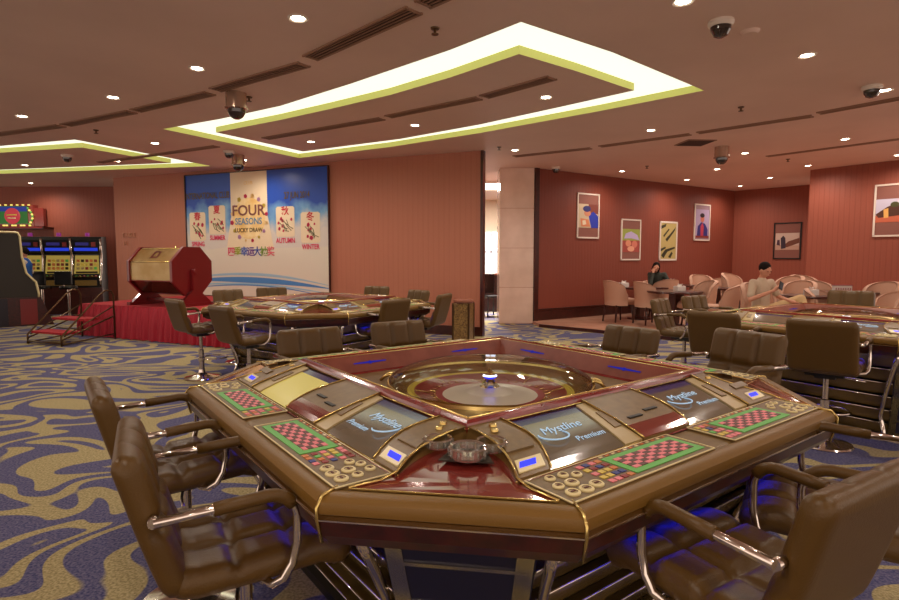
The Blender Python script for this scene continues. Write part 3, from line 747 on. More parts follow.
    mb = MB().lathe([(.51, .878), (.505, .892), (.49, .896), (.47, .888), (.44, .868), (.41, .85), (.40, .846)], M['wheelbrown'], 64, mats=[M['gold'], M['wheelbrown'], M['gold'], M['wheelbrown'], M['wheelbrown'], M['ringyel']]).build('wheel_bowl', t)
    mb = MB().lathe([(.405, .848), (.395, .853), (.375, .848), (.30, .83), (.275, .822), (.27, .826), (.235, .824), (.12, .838), (.05, .862), (.03, .87)], M['wheelred'], 64,
                    mats=[M['ringyel'], M['ringyel'], M['wheelred'], M['wheelred'], M['gold'], M['cellred'], M['wheelsilver'], M['wheelsilver'], M['wheelsilver']])
    for q in range(37):
        a = 2 * PI * q / 37
        mb.tube([(.30 * math.cos(a), .30 * math.sin(a), .832), (.272 * math.cos(a), .272 * math.sin(a), .826)], .002, M['gold'], 4)
    for q in range(8):
        a = 2 * PI * q / 8 + .2
        mb.tube([(.375 * math.cos(a), .375 * math.sin(a), .849), (.30 * math.cos(a), .30 * math.sin(a), .832)], .003, M['gold'], 4)
    rot = mb.build('rotor', t)
    mb = MB().lathe([(.05, .862), (.03, .872), (.02, .885), (.018, .90), (.03, .906), (.036, .914), (.03, .922), (.012, .93), (.010, .95), (0, .955)], M['gold'], 24, mats=[M['gold']] * 3 + [M['blue_led']] * 2 + [M['led_white']] * 1 + [M['gold']] * 3)
    for q in range(4):
        a = PI / 2 * q + .3; mb.tube([(.02 * math.cos(a), .02 * math.sin(a), .895), (.045 * math.cos(a), .045 * math.sin(a), .87)], .005, M['gold'], 6)
    mb.build('turret', rot)
    prof = [(.50 * math.cos(a), .893 + .10 * math.sin(a)) for a in [R(6 * q) for q in range(16)]]
    MB().lathe(prof, M['dome'], 64).build('dome_cover', t)
    MB().lathe([(.497, .893), (.505, .893), (.505, .899), (.497, .899)], M['gold'], 64).build('dome_ring', t)
    for a in (0, PI):
        mb = MB(); T = Matrix.Rotation(a + PI / 4 + PI / 2, 4, 'Z')
        for d in (-.03, .03): mb.tube([(.47, d, .885), (.50, d, .91), (.53, d, .90), (.55, d, .88)], .008, M['gold'], 8, T=T)
        mb.tube([(.50, -.035, .91), (.50, .035, .91)], .008, M['gold'], 8, T=T); mb.build('dome_hinge', t)
    # base cabinet
    # playing-side panels: louvred, leaning in
    for k in range(4):
        T = Matrix.Rotation(k * PI / 2, 4, 'Z'); mb = MB()
        z1, z0, o1, o0 = .742, .03, 1.03, .80; n = 6
        pan = M.get('louvre') or mat('louvre panel', (128, 104, 60), .22, .3, coat=.5, noise=((92, 74, 42), 4)); M['louvre'] = pan
        for i in range(n):
            fa, fb = i / n, (i + .86) / n
            za, zb = z0 + (z1 - z0) * fa, z0 + (z1 - z0) * fb; oa, ob = o0 + (o1 - o0) * fa, o0 + (o1 - o0) * fb
            wa, wb = .60 + .1 * fa, .60 + .1 * fb
            mb.add([(-wa, -oa + .02, za), (wa, -oa + .02, za), (wb, -ob - .008, zb), (-wb, -ob - .008, zb), (-wb, -ob + .03, zb), (wb, -ob + .03, zb), (wa, -oa + .05, za), (-wa, -oa + .05, za)], [(0, 1, 2, 3), (3, 2, 5, 4), (7, 6, 1, 0)], pan, T=T)
            mb.tube([(-wb, -ob - .01, zb), (wb, -ob - .01, zb)], .004, M['chrome'], 6, T=T)
        mb.add([(-.6, -o0 + .06, z0), (.6, -o0 + .06, z0), (.7, -o1 + .06, z1), (-.7, -o1 + .06, z1)], [(0, 1, 2, 3)], M['black'], T=T)
        mb.build('side_panel', t)
        sm = MB().box((0, -1.06, .736), (1.3, .02, .008), M['led_strip'], T=T); sm.build('light_strip', t)
        # cut corner panel
        T = Matrix.Rotation(k * PI / 2 - PI / 4, 4, 'Z'); D = math.sqrt(2)
        mb = MB(); ot, ob = 1.22, 1.02; wt, wb = .235, .15; zt, zb = .742, .02
        def P(f, g, e=0): # f: 0 bottom..1 top, g -1..1
            return (g * (wb + (wt - wb) * f), -(ob + (ot - ob) * f) - e, zb + (zt - zb) * f)
        mb.add([P(0, -1), P(0, 1), P(1, 1), P(1, -1)], [(0, 1, 2, 3)], M.setdefault('cdg', mat('corner dark glass', (16, 16, 44), .35)) if 'cdg' not in M else M['cdg'], T=T)
        cp = mb.build('corner_door', t)
        mb = MB()
        def bar(f0, g0, f1, g1, w):
            a, b = Vector(P(f0, g0, .006)), Vector(P(f1, g1, .006)); d = (b - a).normalized(); up = Vector((0, -(ot - ob), zt - zb)).normalized(); nr = Vector((0, -(zt - zb), -(ot - ob))).normalized()
            sd = d.cross(nr).normalized() * w / 2
            vs = [a - sd, b - sd, b + sd, a + sd]; vs += [v - nr * .012 for v in vs]
            mb.add([tuple(v) for v in vs], [(0, 1, 2, 3), (3, 2, 1, 0), (4, 5, 6, 7), (0, 1, 5, 4), (2, 3, 7, 6)], M['chrome_soft'], T=T)
        bar(0, -.86, 1, -.86, .05); bar(0, .86, 1, .86, .05); bar(.965, -1, .965, 1, .05); bar(.02, -1, .02, 1, .05)
        for f in (.2, .4, .6, .8): bar(f, -.9, f, .9, .012)
        mb.build('door_frame', cp)
        for s in (-1, 1):
            pts = []
            for i in range(9):
                f = i / 8; pts.append((s * (.27 - .06 * math.sin(f * PI / 2) ), -(1.30 - .30 * math.sin(f * PI / 2) + .10 * max(0, f - .75) * 4), .742 - .735 * f))
            MB().tube(pts, .017, M['chrome'], 10, T=T).build('leg', t)
    # plinth
    mb = MB(); ringloft(mb, [octo(.82, .62, 0), octo(.82, .62, .04), octo(.7, .55, .04)], M['black']); mb.build('plinth', t)
    mb = MB(); ringloft(mb, [octo(.72, .55, .04), octo(.9, .62, .742)], M['black']); mb.build('cabinet', t)
    return t
tab0 = make_table(); TH1 = 36.6
tab0.location = (.2, 2.735, 0); tab0.rotation_euler = (0, 0, R(TH1)); tag(tab0, 'large octagonal roulette table in the foreground, domed wheel in a red frame', 'gaming table', 'eight seat roulette tables')
def plain_screens(t):
    for c in t.children:
        if c.name.startswith('screen') and M['screen_yel'].name in [m.name for m in c.data.materials]:
            c.data = c.data.copy()
            for i, m in enumerate(c.data.materials):
                if m is M['screen_yel'] or m.name == M['screen_yel'].name: c.data.materials[i] = M['screen']
tab2 = copy_tree(tab0); tab2.location = (-1.7, 7.4, 0); tab2.rotation_euler = (0, 0, R(56)); tag(tab2, 'octagonal roulette table further back at left, in front of the poster', 'gaming table')
tab3 = copy_tree(tab0); tab3.location = (3.92, 5.5, 0); tab3.rotation_euler = (0, 0, R(36)); tag(tab3, 'octagonal roulette table at the right edge, before the dining area', 'gaming table')

plain_screens(tab2); plain_screens(tab3)
# ashtrays
def ashtray(loc, lab, s=1):
    t = empty('ashtray', loc, 0, lab, 'ashtray', 'glass ashtrays on the near table')
    MB().lathe([(0, .006), (.04, .006), (.043, .03), (.05, .034), (.054, .03), (.052, .008), (.046, 0), (0, 0)], M['ashglass'], 32).build('bowl', t)
    mb = MB()
    for q in range(12):
        a = 2 * PI * q / 12; mb.tube([(.053 * math.cos(a), .053 * math.sin(a), .004), (.0545 * math.cos(a), .0545 * math.sin(a), .03)], .003, M['ashglass'], 5)
    t.children[0].data.name; f_ = mb.build('rib', t); f_['kind'] = 'stuff'; t.scale = (s, s, s); return t
tray_m = mat('tray black', (40, 32, 22), .4)
th = R(TH1)
def T1(dd, ww):   # along the near diagonal: dd out, ww sideways
    ax = (-math.sin(th + PI / 4 - PI / 2) , )
    ox, oy = math.cos(th - 3 * PI / 4), math.sin(th - 3 * PI / 4)
    return (.2 + ox * dd - oy * ww, 2.735 + oy * dd + ox * ww)
x, y = T1(1.14, .02)
o = MB().prism([(-.08, -.045), (.08, -.045), (.05, .05), (-.05, .05)], 0, .004, tray_m).build('coaster_mat'); o.location = (x, y + .02, .9095); o.rotation_euler = (0, 0, R(-8)); o.rotation_euler[0] = R(3); tag(o, 'thin black mat under the glass ashtray at the near corner of the table', 'mat')
ashtray((x, y, .914), 'round cut glass ashtray on the near corner panel of the table', 1.05)
x2, y2 = T1(1.075, .085); ashtray((x2, y2, .918), 'glass ashtray half behind, left of the front one on the corner', .9)
x2, y2 = T1(1.07, -.08); ashtray((x2, y2, .918), 'glass ashtray half behind, right of the front one on the corner', .85)

# ------------------------------------------------------------------ stage, steps, drum, poster
stz = .6
fl_, fr_ = Vector(atz(82, 334.4, 0)), Vector(atz(212, 346, 0)); sd = (fr_ - fl_).normalized(); fr2 = fl_ + sd * 3.9
wd = (Vector(WL[1]) - Vector(WL[0])).normalized(); 
def proj_wall(p): w0 = Vector(WL[0]); return w0 + wd * ((Vector(p) - w0).dot(wd))
bl = proj_wall(fl_) + Vector((wd.y, -wd.x)) * .0; br = proj_wall(fr2)
nrm_w = Vector((wd.y, -wd.x)); bl += nrm_w * .04; br += nrm_w * .04
st = empty('stage', (fl_.x, fl_.y, 0), 0, 'low red platform with pleated cloth skirt under the poster wall', 'stage')
def rel(p): return (p[0] - fl_.x, p[1] - fl_.y)
MB().prism([rel(fl_), rel(fr2), rel(br), rel(bl)], .05, stz, M['red_carpet']).build('deck', st)
mb = MB(); ring = [rel(bl), rel(fl_), rel(fr2), rel(br)]; vs = []
for a, b in zip(ring, ring[1:]):
    a, b = Vector(a), Vector(b); L = (b - a).length; n = int(L / .015); nn = Vector(((b - a).y, -(b - a).x)).normalized()
    for i in range(n):
        f = i / n; ph = i * 2 * PI / 7.3; amp = .036 + .012 * math.sin(i * .37)
        off = .02 + amp * (1 + math.sin(ph + .8 * math.sin(i * .21)))
        for z, k in ((stz - .004, .15), (stz - .08, .5), (.3, .9), (.01, 1.15)): p = a + (b - a) * f + nn * (off * k + .006); vs.append((p.x, p.y, z))
n = len(vs) // 4
mb.add(vs, [(4 * i + j, 4 * (i + 1) + j, 4 * (i + 1) + j + 1, 4 * i + j + 1) for i in range(n - 1) for j in range(3)], M['stagered'], True)
mb.build('skirt', st)
# portable steps
A0 = Vector(atz(25, 343.5, 0)); A1 = Vector(atz(61, 346.5, 0)); up_dir = Vector(atz(116, 338.5, 0)) - A1
run = up_dir.length; W = .84; hs = stz
t = empty('portable_steps', (A1.x, A1.y, 0), math.atan2(up_dir.y, up_dir.x), 'folding metal steps with red treads leading up to the stage', 'steps')
for i, (fz_, fr_s) in enumerate([(.2, .06), (.4, .42)]):
    MB().box((run * fr_s + .14, W / 2, hs * (i + 1) / 3), (.30, W, .04), M['red_carpet']).build('tread', t, .006)
for s, yy in ((0, -.02), (1, W + .02)):
    mb = MB()
    mb.tube([(0, yy, 0), (0, yy, .16), (run * .7, yy, .16 + .66), (run * .82, yy, .90), (run * .93, yy, .88), (run * .97, yy, .8), (run * .97, yy, 0)], .016, M['metal_brown'], 8)
    mb.tube([(0, yy, .10), (run * .95, yy, .42)], .014, M['metal_brown'], 8); mb.tube([(.05, yy, .16), (run * .95, yy, .60)], .012, M['metal_brown'], 8)
    mb.tube([(0, yy, .02), (run * .97, yy, .10)], .012, M['metal_brown'], 8)
    mb.build('handrail', t)
for xx, zz in ((0, .05), (run * .5, .22)): MB().tube([(xx, -.02, zz), (xx, W + .02, zz)], .012, M['metal_brown'], 8).build('crossbar', t)

# raffle drum on the stage
dx_, dy_ = atz(170, 306, stz); ax = R(-24)
t = empty('raffle_drum', (dx_ - .1, dy_ + .25, stz), ax, 'octagonal gold panelled raffle drum with red end on the stage', 'raffle drum')
rr, LD, hz = .45, 1.05, .64
def octpts(r): return [(r * math.cos(R(45 * q + 22.5)), r * math.sin(R(45 * q + 22.5))) for q in range(8)]
mb = MB(); o8 = octpts(rr)
for q in range(8):
    (y0, z0), (y1, z1) = o8[q], o8[(q + 1) % 8]
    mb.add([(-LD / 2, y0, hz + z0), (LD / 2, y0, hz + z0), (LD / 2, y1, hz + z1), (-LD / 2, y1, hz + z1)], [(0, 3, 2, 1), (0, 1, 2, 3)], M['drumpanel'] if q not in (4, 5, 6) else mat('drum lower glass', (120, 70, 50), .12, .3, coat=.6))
mb.build('drum_shell', t)
for s in (-1, 1):
    mb = MB(); x0, x1 = s * LD / 2, s * (LD / 2 + .06); o9 = octpts(rr + .03)
    vs = [(x0, y, hz + z) for y, z in o9] + [(x1, y, hz + z) for y, z in o9]
    mb.add(vs, [tuple(range(8)), tuple(range(15, 7, -1))] + [(i, (i + 1) % 8, 8 + (i + 1) % 8, 8 + i) for i in range(8)], M['drumred'])
    mb.build('end_cap', t)
mb = MB()
for q in range(8):
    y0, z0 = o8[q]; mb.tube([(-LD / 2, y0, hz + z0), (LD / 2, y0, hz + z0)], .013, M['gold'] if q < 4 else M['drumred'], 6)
mb.build('edge_strip', t)
(y0, z0), (y1, z1) = o8[1], o8[2]
mb = MB(); 
o0_, o1_ = Vector(((y1 + y0) / 2, hz + (z0 + z1) / 2)), None
# hatch on the sloping front upper face (faces camera, -y)
(yA, zA), (yB, zB) = o8[3], o8[2]
def fp(u, v, e=.006):
    y = yA + (yB - yA) * v; z = hz + zA + (zB - zA) * v; nn = Vector((0, zA - zB, yB - yA)).normalized(); nn = -nn if nn.y > 0 else nn
    return (u, y + nn.y * e, z + nn.z * e)
for (u0, u1, v0, v1) in [(-.08, .1, .28, .38), (-.08, .1, .68, .78), (-.08, -.04, .28, .78), (.06, .1, .28, .78)]:
    mb.add([fp(u0, v0), fp(u1, v0), fp(u1, v1), fp(u0, v1)], [(0, 1, 2, 3), (3, 2, 1, 0)], M['drumred'])
mb.build('hatch_frame', t)
for s in (-1, 1):
    xs = s * (LD / 2 + .10)
    mb = MB().box((xs, 0, hz / 2 + .02), (.07, .12, hz), M['drumred'])
    mb.box((xs, 0, .03), (.09, .82, .06), M['drumred']); 
    for q in (-1, 1): mb.add([(xs - .035, q * .06, .30), (xs + .035, q * .06, .30), (xs + .035, q * .34, .06), (xs - .035, q * .34, .06), (xs - .035, q * .06, .06), (xs + .035, q * .06, .06)], [(0, 1, 2, 3), (0, 3, 4), (1, 5, 2), (3, 2, 1, 0)], M['drumred'])
    mb.tube([(xs - .05, 0, hz), (xs + .06, 0, hz)], .04, M['drumred'], 14)
    mb.build('stand', t)
MB().box((0, 0, .10), (LD + .2, .1, .05), M['drumred']).build('stretcher', t)

# poster
sA, zTop = onwall(187, 177, WL); sB, zT2 = onwall(329, 170.5, WL); _, zBot = onwall(326, 292, WL)
PW = sB - sA; zTop = CEIL - .09; zBot = stz + .02; PHt = zTop - zBot
def poster_mat():
    m = bpy.data.materials.new('poster print'); m.use_nodes = True; nt = m.node_tree; b = nt.nodes['Principled BSDF']; N = nt.nodes.new; L = nt.links.new
    tc = N('ShaderNodeTexCoord'); sp = N('ShaderNodeSeparateXYZ'); L(tc.outputs['Object'], sp.inputs[0])
    n = N('ShaderNodeTexNoise'); n.inputs['Scale'].default_value = 1.6; n.inputs['Detail'].default_value = 6; L(tc.outputs['Object'], n.inputs[0])
    zz = N('ShaderNodeMapRange'); zz.inputs[1].default_value = PHt * .30; zz.inputs[2].default_value = PHt * .92; zz.inputs[3].default_value = -.35; zz.inputs[4].default_value = .75; L(sp.outputs[2], zz.inputs[0])
    ad = N('ShaderNodeMath'); ad.operation = 'ADD'; L(n.outputs['Fac'], ad.inputs[0]); L(zz.outputs[0], ad.inputs[1])
    r = N('ShaderNodeValToRGB'); L(ad.outputs[0], r.inputs[0])
    e = r.color_ramp.elements; e[0].position = .55; e[0].color = lin((208, 200, 190)); e[1].position = 1.0; e[1].color = lin((28, 72, 168))
    x = e.new(.78); x.color = lin((110, 160, 200))
    L(r.outputs[0], b.inputs['Base Color']); b.inputs['Roughness'].default_value = .35
    return m
pm = poster_mat(); pw_ = mat('poster cream', (226, 206, 172), .5); pink_t = mat('poster pink', (214, 60, 96), .5); gold_t = mat('poster gold', (84, 66, 24), .4); redt = mat('poster red', (190, 30, 50), .5)
pblue = mat('poster wave', (70, 130, 190), .5); pblue2 = mat('poster wave pale', (150, 186, 206), .5); pgold = mat('poster sun', (222, 180, 104), .5, noise=((238, 214, 160), 4)); olive = mat('poster olive', (96, 96, 60), .5)
w0 = Vector(WL[0]); base = w0 + wd * sA + nrm_w * .05
po = empty('poster', (base.x, base.y, zBot), angL, 'large event poster with blue sky, four season tiles and a wave', 'poster')
MB().box((PW / 2, .015, PHt / 2), (PW, .03, PHt), pm).build('board', po)
def ppoly(name, pts, m, e=.003, parent=po):   # pts in 0..1 of the poster, from its top left
    mb = MB(); q = [(x * PW, -e, (1 - y) * PHt) for x, y in pts]
    ctr = (sum(p[0] for p in q) / len(q), -e, sum(p[2] for p in q) / len(q))
    mb.add(q + [ctr], [(i, (i + 1) % len(q), len(q)) for i in range(len(q))], m); return mb.build(name, parent)
def pt(name, s, size, m, x, y, e=.006, sx=1, parent=po): return text(name, s, size, m, parent, (x * PW, -e, (1 - y) * PHt), (PI / 2, 0, 0), .0008, sx=sx, bold=.022)
ppoly('centre_panel', [(.34, 0), (.60, 0), (.60, .35), (.64, .62), (.3, .62), (.34, .35)], pw_, .002)
ppoly('sun_disc', [(.47 + .115 * math.cos(R(a)), .37 + .165 * math.sin(R(a))) for a in range(0, 360, 12)], pgold, .004)
ppoly('lower_field', [(0, .64), (.3, .6), (.62, .61), (1, .60), (1, 1), (0, 1)], mat('poster pale field', (214, 206, 188), .5), .0025)
mbw = MB()
def wave(y0, amp, th0, m, e):
    up = []; lo = []
    for i in range(25):
        f = i / 24; y = y0 + .09 * (f - .35) ** 2 * 1.6 - .0 + amp * math.sin(f * 3.0); th_ = th0 * math.sin(PI * min(1, f * .96 + .02)) + .002
        up.append((f * PW, -e, (1 - y) * PHt)); lo.append((f * PW, -e, (1 - y - th_) * PHt))
    mbw.add(up + lo, [(i, 25 + i, 26 + i, i + 1) for i in range(24)], m)
wave(.86, -.02, .045, pblue, .005); wave(.84, -.035, .02, pblue2, .0055); wave(.90, -.012, .018, pblue2, .006); wave(.93, -.03, .008, pblue, .0065); mbw.build('wave', po)
pt('lettering', 'INTERNATIONAL CLUB', .20, gold_t, .165, .175, sx=.62)
pt('lettering', '27 JUN 2014', .20, gold_t, .80, .205, sx=.62)
pt('lettering', 'FOUR', .32, mat('poster brown', (120, 70, 60), .5), .465, .31, .008, sx=1.1)
pt('lettering', 'SEASONS', .2, mat('poster slate', (96, 132, 160), .5), .465, .395, .008, sx=.9)
pt('lettering', 'LUCKY DRAW', .13, gold_t, .465, .465, .008, sx=.9)
pt('lettering', 'CLUB', .10, pgold, .47, .09, .008)
cj = ['四', '季', '幸', '运', '大', '抽', '奖']; cc = [(214, 60, 96), (150, 160, 40), (60, 90, 170), (110, 70, 140), (30, 60, 150), (120, 150, 60), (210, 100, 110)]
for i, ch in enumerate(cj): pt('character', ch, .215, mat('char %d' % i, cc[i], .5), .335 + i * .047, .64, .008)
for i, (cx, cy, zh, en, sh) in enumerate([(.085, .425, '春', 'SPRING', 0), (.235, .375, '夏', 'SUMMER', 1), (.72, .405, '秋', 'AUTUMN', 2), (.885, .455, '冬', 'WINTER', 3)]):
    w2, h2 = .062, .118
    c = ppoly('season_tile', [(cx - w2 + .01, cy - h2), (cx + w2 - .01, cy - h2), (cx + w2, cy - h2 + .012), (cx + w2, cy + h2 - .012), (cx + w2 - .01, cy + h2), (cx - w2 + .01, cy + h2), (cx - w2, cy + h2 - .012), (cx - w2, cy - h2 + .012)], pw_, .005)
    pt('character', zh, .20, redt, cx, cy - .08, .008, parent=c)
    pt('lettering', en, .15, pink_t, cx, cy + h2 + .03, .008, sx=.78, parent=c)
    br_ = MB(); rnd = random.Random(i + 3)
    for q in range(6):
        x0 = (cx + rnd.uniform(-.04, .01)) * PW; z0 = (1 - cy + rnd.uniform(-.03, .02)) * PHt
        br_.tube([(x0, -.008, z0), (x0 + rnd.uniform(.03, .12), -.008, z0 - rnd.uniform(.05, .14)), (x0 + rnd.uniform(.1, .22), -.008, z0 - rnd.uniform(.12, .22))], .007, olive, 5)
    br_.build('branch', c)
    bl_ = MB()
    for q in range(7):
        x0 = (cx + rnd.uniform(-.045, .045)) * PW; z0 = (1 - cy + rnd.uniform(-.09, .03)) * PHt; r_ = rnd.uniform(.03, .055)
        bl_.add([(x0 + r_ * math.cos(R(72 * k)) * (1 if k % 2 else .7), -.0085, z0 + r_ * math.sin(R(72 * k))) for k in range(5)], [(0, 1, 2, 3, 4), (4, 3, 2, 1, 0)], pink_t)
    bl_.build('blossom', c)
bl_ = MB(); rnd = random.Random(5)
for q in range(16):
    a = R(q * 22.5 + 10); x0 = (.47 + .125 * math.cos(a)) * PW; z0 = (1 - .37 + .18 * math.sin(a)) * PHt; r_ = rnd.uniform(.03, .06)
    bl_.add([(x0 + r_ * math.cos(R(72 * k)), -.0085, z0 + r_ * math.sin(R(72 * k))) for k in range(5)], [(0, 1, 2, 3, 4), (4, 3, 2, 1, 0)], [pink_t, M['yellow'], mat('lilac', (200, 150, 190), .5), pgold][q % 4])
bl_.build('blossom', po)
MB().box((-.012, .0, PHt / 2), (.02, .05, PHt + .03), M['darkwood']).box((PW + .012, .0, PHt / 2), (.02, .05, PHt + .03), M['darkwood']).box((PW / 2, 0, PHt + .01), (PW, .05, .02), M['darkwood']).build('frame', po)
# raised lettering on the wall left of the drum
sL, zL = onwall(130, 237, WL); bL = w0 + wd * sL + nrm_w * .012
tl = empty('wall_lettering', (bL.x, bL.y, zL), angL, 'small faint raised letters on the panelled wall left of the drum', 'sign')
lm = mat('wall letters', (176, 118, 88), .3, .3)
text('lettering', 'TABLE', .17, lm, tl, (-.02, 0, .04), (PI / 2, 0, 0), .01); text('lettering', '11', .14, lm, tl, (-.15, 0, -.16), (PI / 2, 0, 0), .01)

# ------------------------------------------------------------------ pictures
def picture(W, quad, frame_m, label, art, fw=.035, mat_m=None):
    (l, tp, r, bt) = quad
    s0, zt = onwall(l, tp[0], W); s1, zt2 = onwall(r, tp[1], W); _, zb = onwall(l, bt[0], W); _, zb2 = onwall(r, bt[1], W)
    zt = (zt + zt2) / 2; zb = (zb + zb2) / 2
    w0_ = Vector(W[0]); d = (Vector(W[1]) - w0_).normalized(); nn = Vector((d.y, -d.x)); b = w0_ + d * s0 + nn * .012
    t = empty('framed_picture', (b.x, b.y, zb), math.atan2(d.y, d.x), label, 'picture', 'framed pictures in the dining area')
    w, h = s1 - s0, zt - zb
    fr = MB()
    for (cx, cz, sx, sz) in ((w / 2, fw / 2, w, fw), (w / 2, h - fw / 2, w, fw), (fw / 2, h / 2, fw, h), (w - fw / 2, h / 2, fw, h)): fr.box((cx, 0, cz), (sx, .035, sz), frame_m)
    fr.build('frame', t)
    MB().box((w / 2, .002, h / 2), (w - fw, .012, h - fw), mat_m or M['passe']).build('mount', t)
    x0, y0, x1, y1 = art[0]; mb = MB(); iw, ih = w - 2 * fw, h - 2 * fw
    X0, X1, Z0, Z1 = fw + iw * x0, fw + iw * x1, fw + ih * (1 - y1), fw + ih * (1 - y0)
    mb.box(((X0 + X1) / 2, -.006, (Z0 + Z1) / 2), (X1 - X0, .004, Z1 - Z0), art[1])
    for i, (m, pts) in enumerate(art[2]):
        mb.add([(X0 + (X1 - X0) * p[0], -.009 - .0006 * i, Z1 - (Z1 - Z0) * p[1]) for p in pts], [tuple(range(len(pts)))], m)
    mb.build('photo_print', t)
M['passe'] = mat('brown mount', (134, 84, 72), .7)
c_ = lambda n, c: mat('art ' + n, c, .5)
ell = lambda cx, cy, rx, ry, n=14: [(cx + rx * math.cos(2 * PI * q / n), cy + ry * math.sin(2 * PI * q / n)) for q in range(n)]
picture(WB, (577, (192.5, 194.5), 599, (238, 239)), M['white'], 'white framed picture of a person in blue, first on the wall by the marble column',
        ((0, .22, 1, .78), c_('pale', (200, 180, 150)), [(c_('brn', (120, 60, 50)), [(.5, 0), (1, 0), (1, .4), (.5, .4)]), (c_('blu', (36, 56, 170)), [(.5, .45), (.75, .3), (1, .5), (1, 1), (.65, 1)]), (c_('fc', (196, 130, 100)), ell(.45, .38, .17, .14)), (c_('cap', (46, 50, 110)), ell(.42, .2, .2, .13)), (c_('hd', (210, 130, 90)), [(.1, .6), (.5, .65), (.6, .95), (.15, .95)]), (c_('wh', (226, 210, 180)), [(.2, .7), (.35, .68), (.4, .85), (.22, .9)])]))
picture(WB, (621, (218.5, 220), 640.5, (260, 260.5)), M['white'], 'white framed picture of faces under a pale umbrella, second on the dining wall',
        ((0, .22, 1, .82), c_('grn', (150, 160, 70)), [(c_('fl', (160, 70, 60)), [(0, .5), (1, .5), (1, 1), (0, 1)]), (c_('um', (186, 170, 210)), [(.1, .42), (.2, .2), (.5, .1), (.85, .25), (.98, .48), (.5, .4)]), (c_('f2', (216, 140, 110)), ell(.35, .62, .16, .14)), (c_('f3', (206, 120, 100)), ell(.7, .66, .16, .16)), (c_('f4', (226, 160, 130)), ell(.5, .86, .2, .12))]), mat_m=M['passe'])
picture(WB, (659.5, (221, 222), 677, (260.5, 260.5)), M['white'], 'white framed picture of yellow green terraced fields, third on the dining wall',
        ((0, .0, 1, 1), c_('yg', (182, 162, 100)), [(c_('dk', (50, 44, 20)), p) for p in ([(.0, .08), (.35, .02), (.3, .1), (.0, .18)], [(.15, .35), (.5, .15), (.55, .18), (.2, .4)], [(.3, .45), (.6, .3), (.95, .1), (.9, .2), (.4, .52)], [(.0, .72), (.3, .66), (.35, .7), (.0, .8)], [(.05, .9), (.3, .74), (.9, .66), (.95, .7), (.45, .8), (.2, .98)], [(.5, .95), (.7, .8), (.8, .84), (.65, .98)])]), fw=.045, mat_m=c_('rb', (110, 40, 30)))
picture(WB, (694.5, (203.5, 205), 710, (240.5, 241)), M['white'], 'white framed portrait of a person in a dark jacket, fourth on the dining wall',
        ((.04, .12, .98, .95), c_('lv', (170, 150, 180)), [(c_('jk', (50, 44, 110)), [(.1, .95), (.15, .6), (.4, .45), (.7, .5), (.9, .7), (.9, .95)]), (c_('sc', (180, 60, 80)), [(.38, .95), (.36, .6), (.5, .46), (.6, .6), (.58, .95)]), (c_('f5', (190, 110, 90)), ell(.48, .33, .15, .13)), (c_('h5', (40, 26, 30)), ell(.47, .21, .17, .08)), (c_('r5', (130, 50, 40)), [(0, .93), (1, .93), (1, 1), (0, 1)])]), mat_m=c_('mb', (150, 120, 130)))
picture(WC, (774.5, (223, 222), 802.5, (259, 259.5)), M['black'], 'black framed wide photo of people by a road, on the corner wall',
        ((.03, .27, .97, .76), c_('sk', (200, 176, 160)), [(c_('rd', (186, 150, 130)), [(0, .7), (1, .75), (1, 1), (0, 1)]), (c_('hl', (110, 60, 40)), [(.3, .8), (.55, .5), (1, .3), (1, .6), (.5, .85)]), (c_('pp', (50, 34, 50)), [(.25, .95), (.22, .3), (.33, .15), (.42, .3), (.45, .9)]), (c_('p2', (70, 40, 60)), [(.05, .7), (.08, .4), (.18, .4), (.2, .75)])]))
picture(WD, (875.5, (185, 182), 912, (236, 237)), M['white'], 'white framed photo of a village house, cut by the right edge',
        ((0, .27, 1, .74), c_('sk2', (196, 190, 210)), [(c_('gr', (196, 100, 70)), [(0, .7), (1, .68), (1, 1), (0, 1)]), (c_('rf', (80, 44, 30)), [(0, .65), (.35, .35), (.62, .2), (1, .5), (1, .7), (.1, .8)]), (c_('hs', (226, 170, 90)), [(.25, .45), (.4, .4), (.42, .8), (.27, .82)]), (c_('tr', (70, 70, 30)), ell(.6, .25, .14, .12))]))

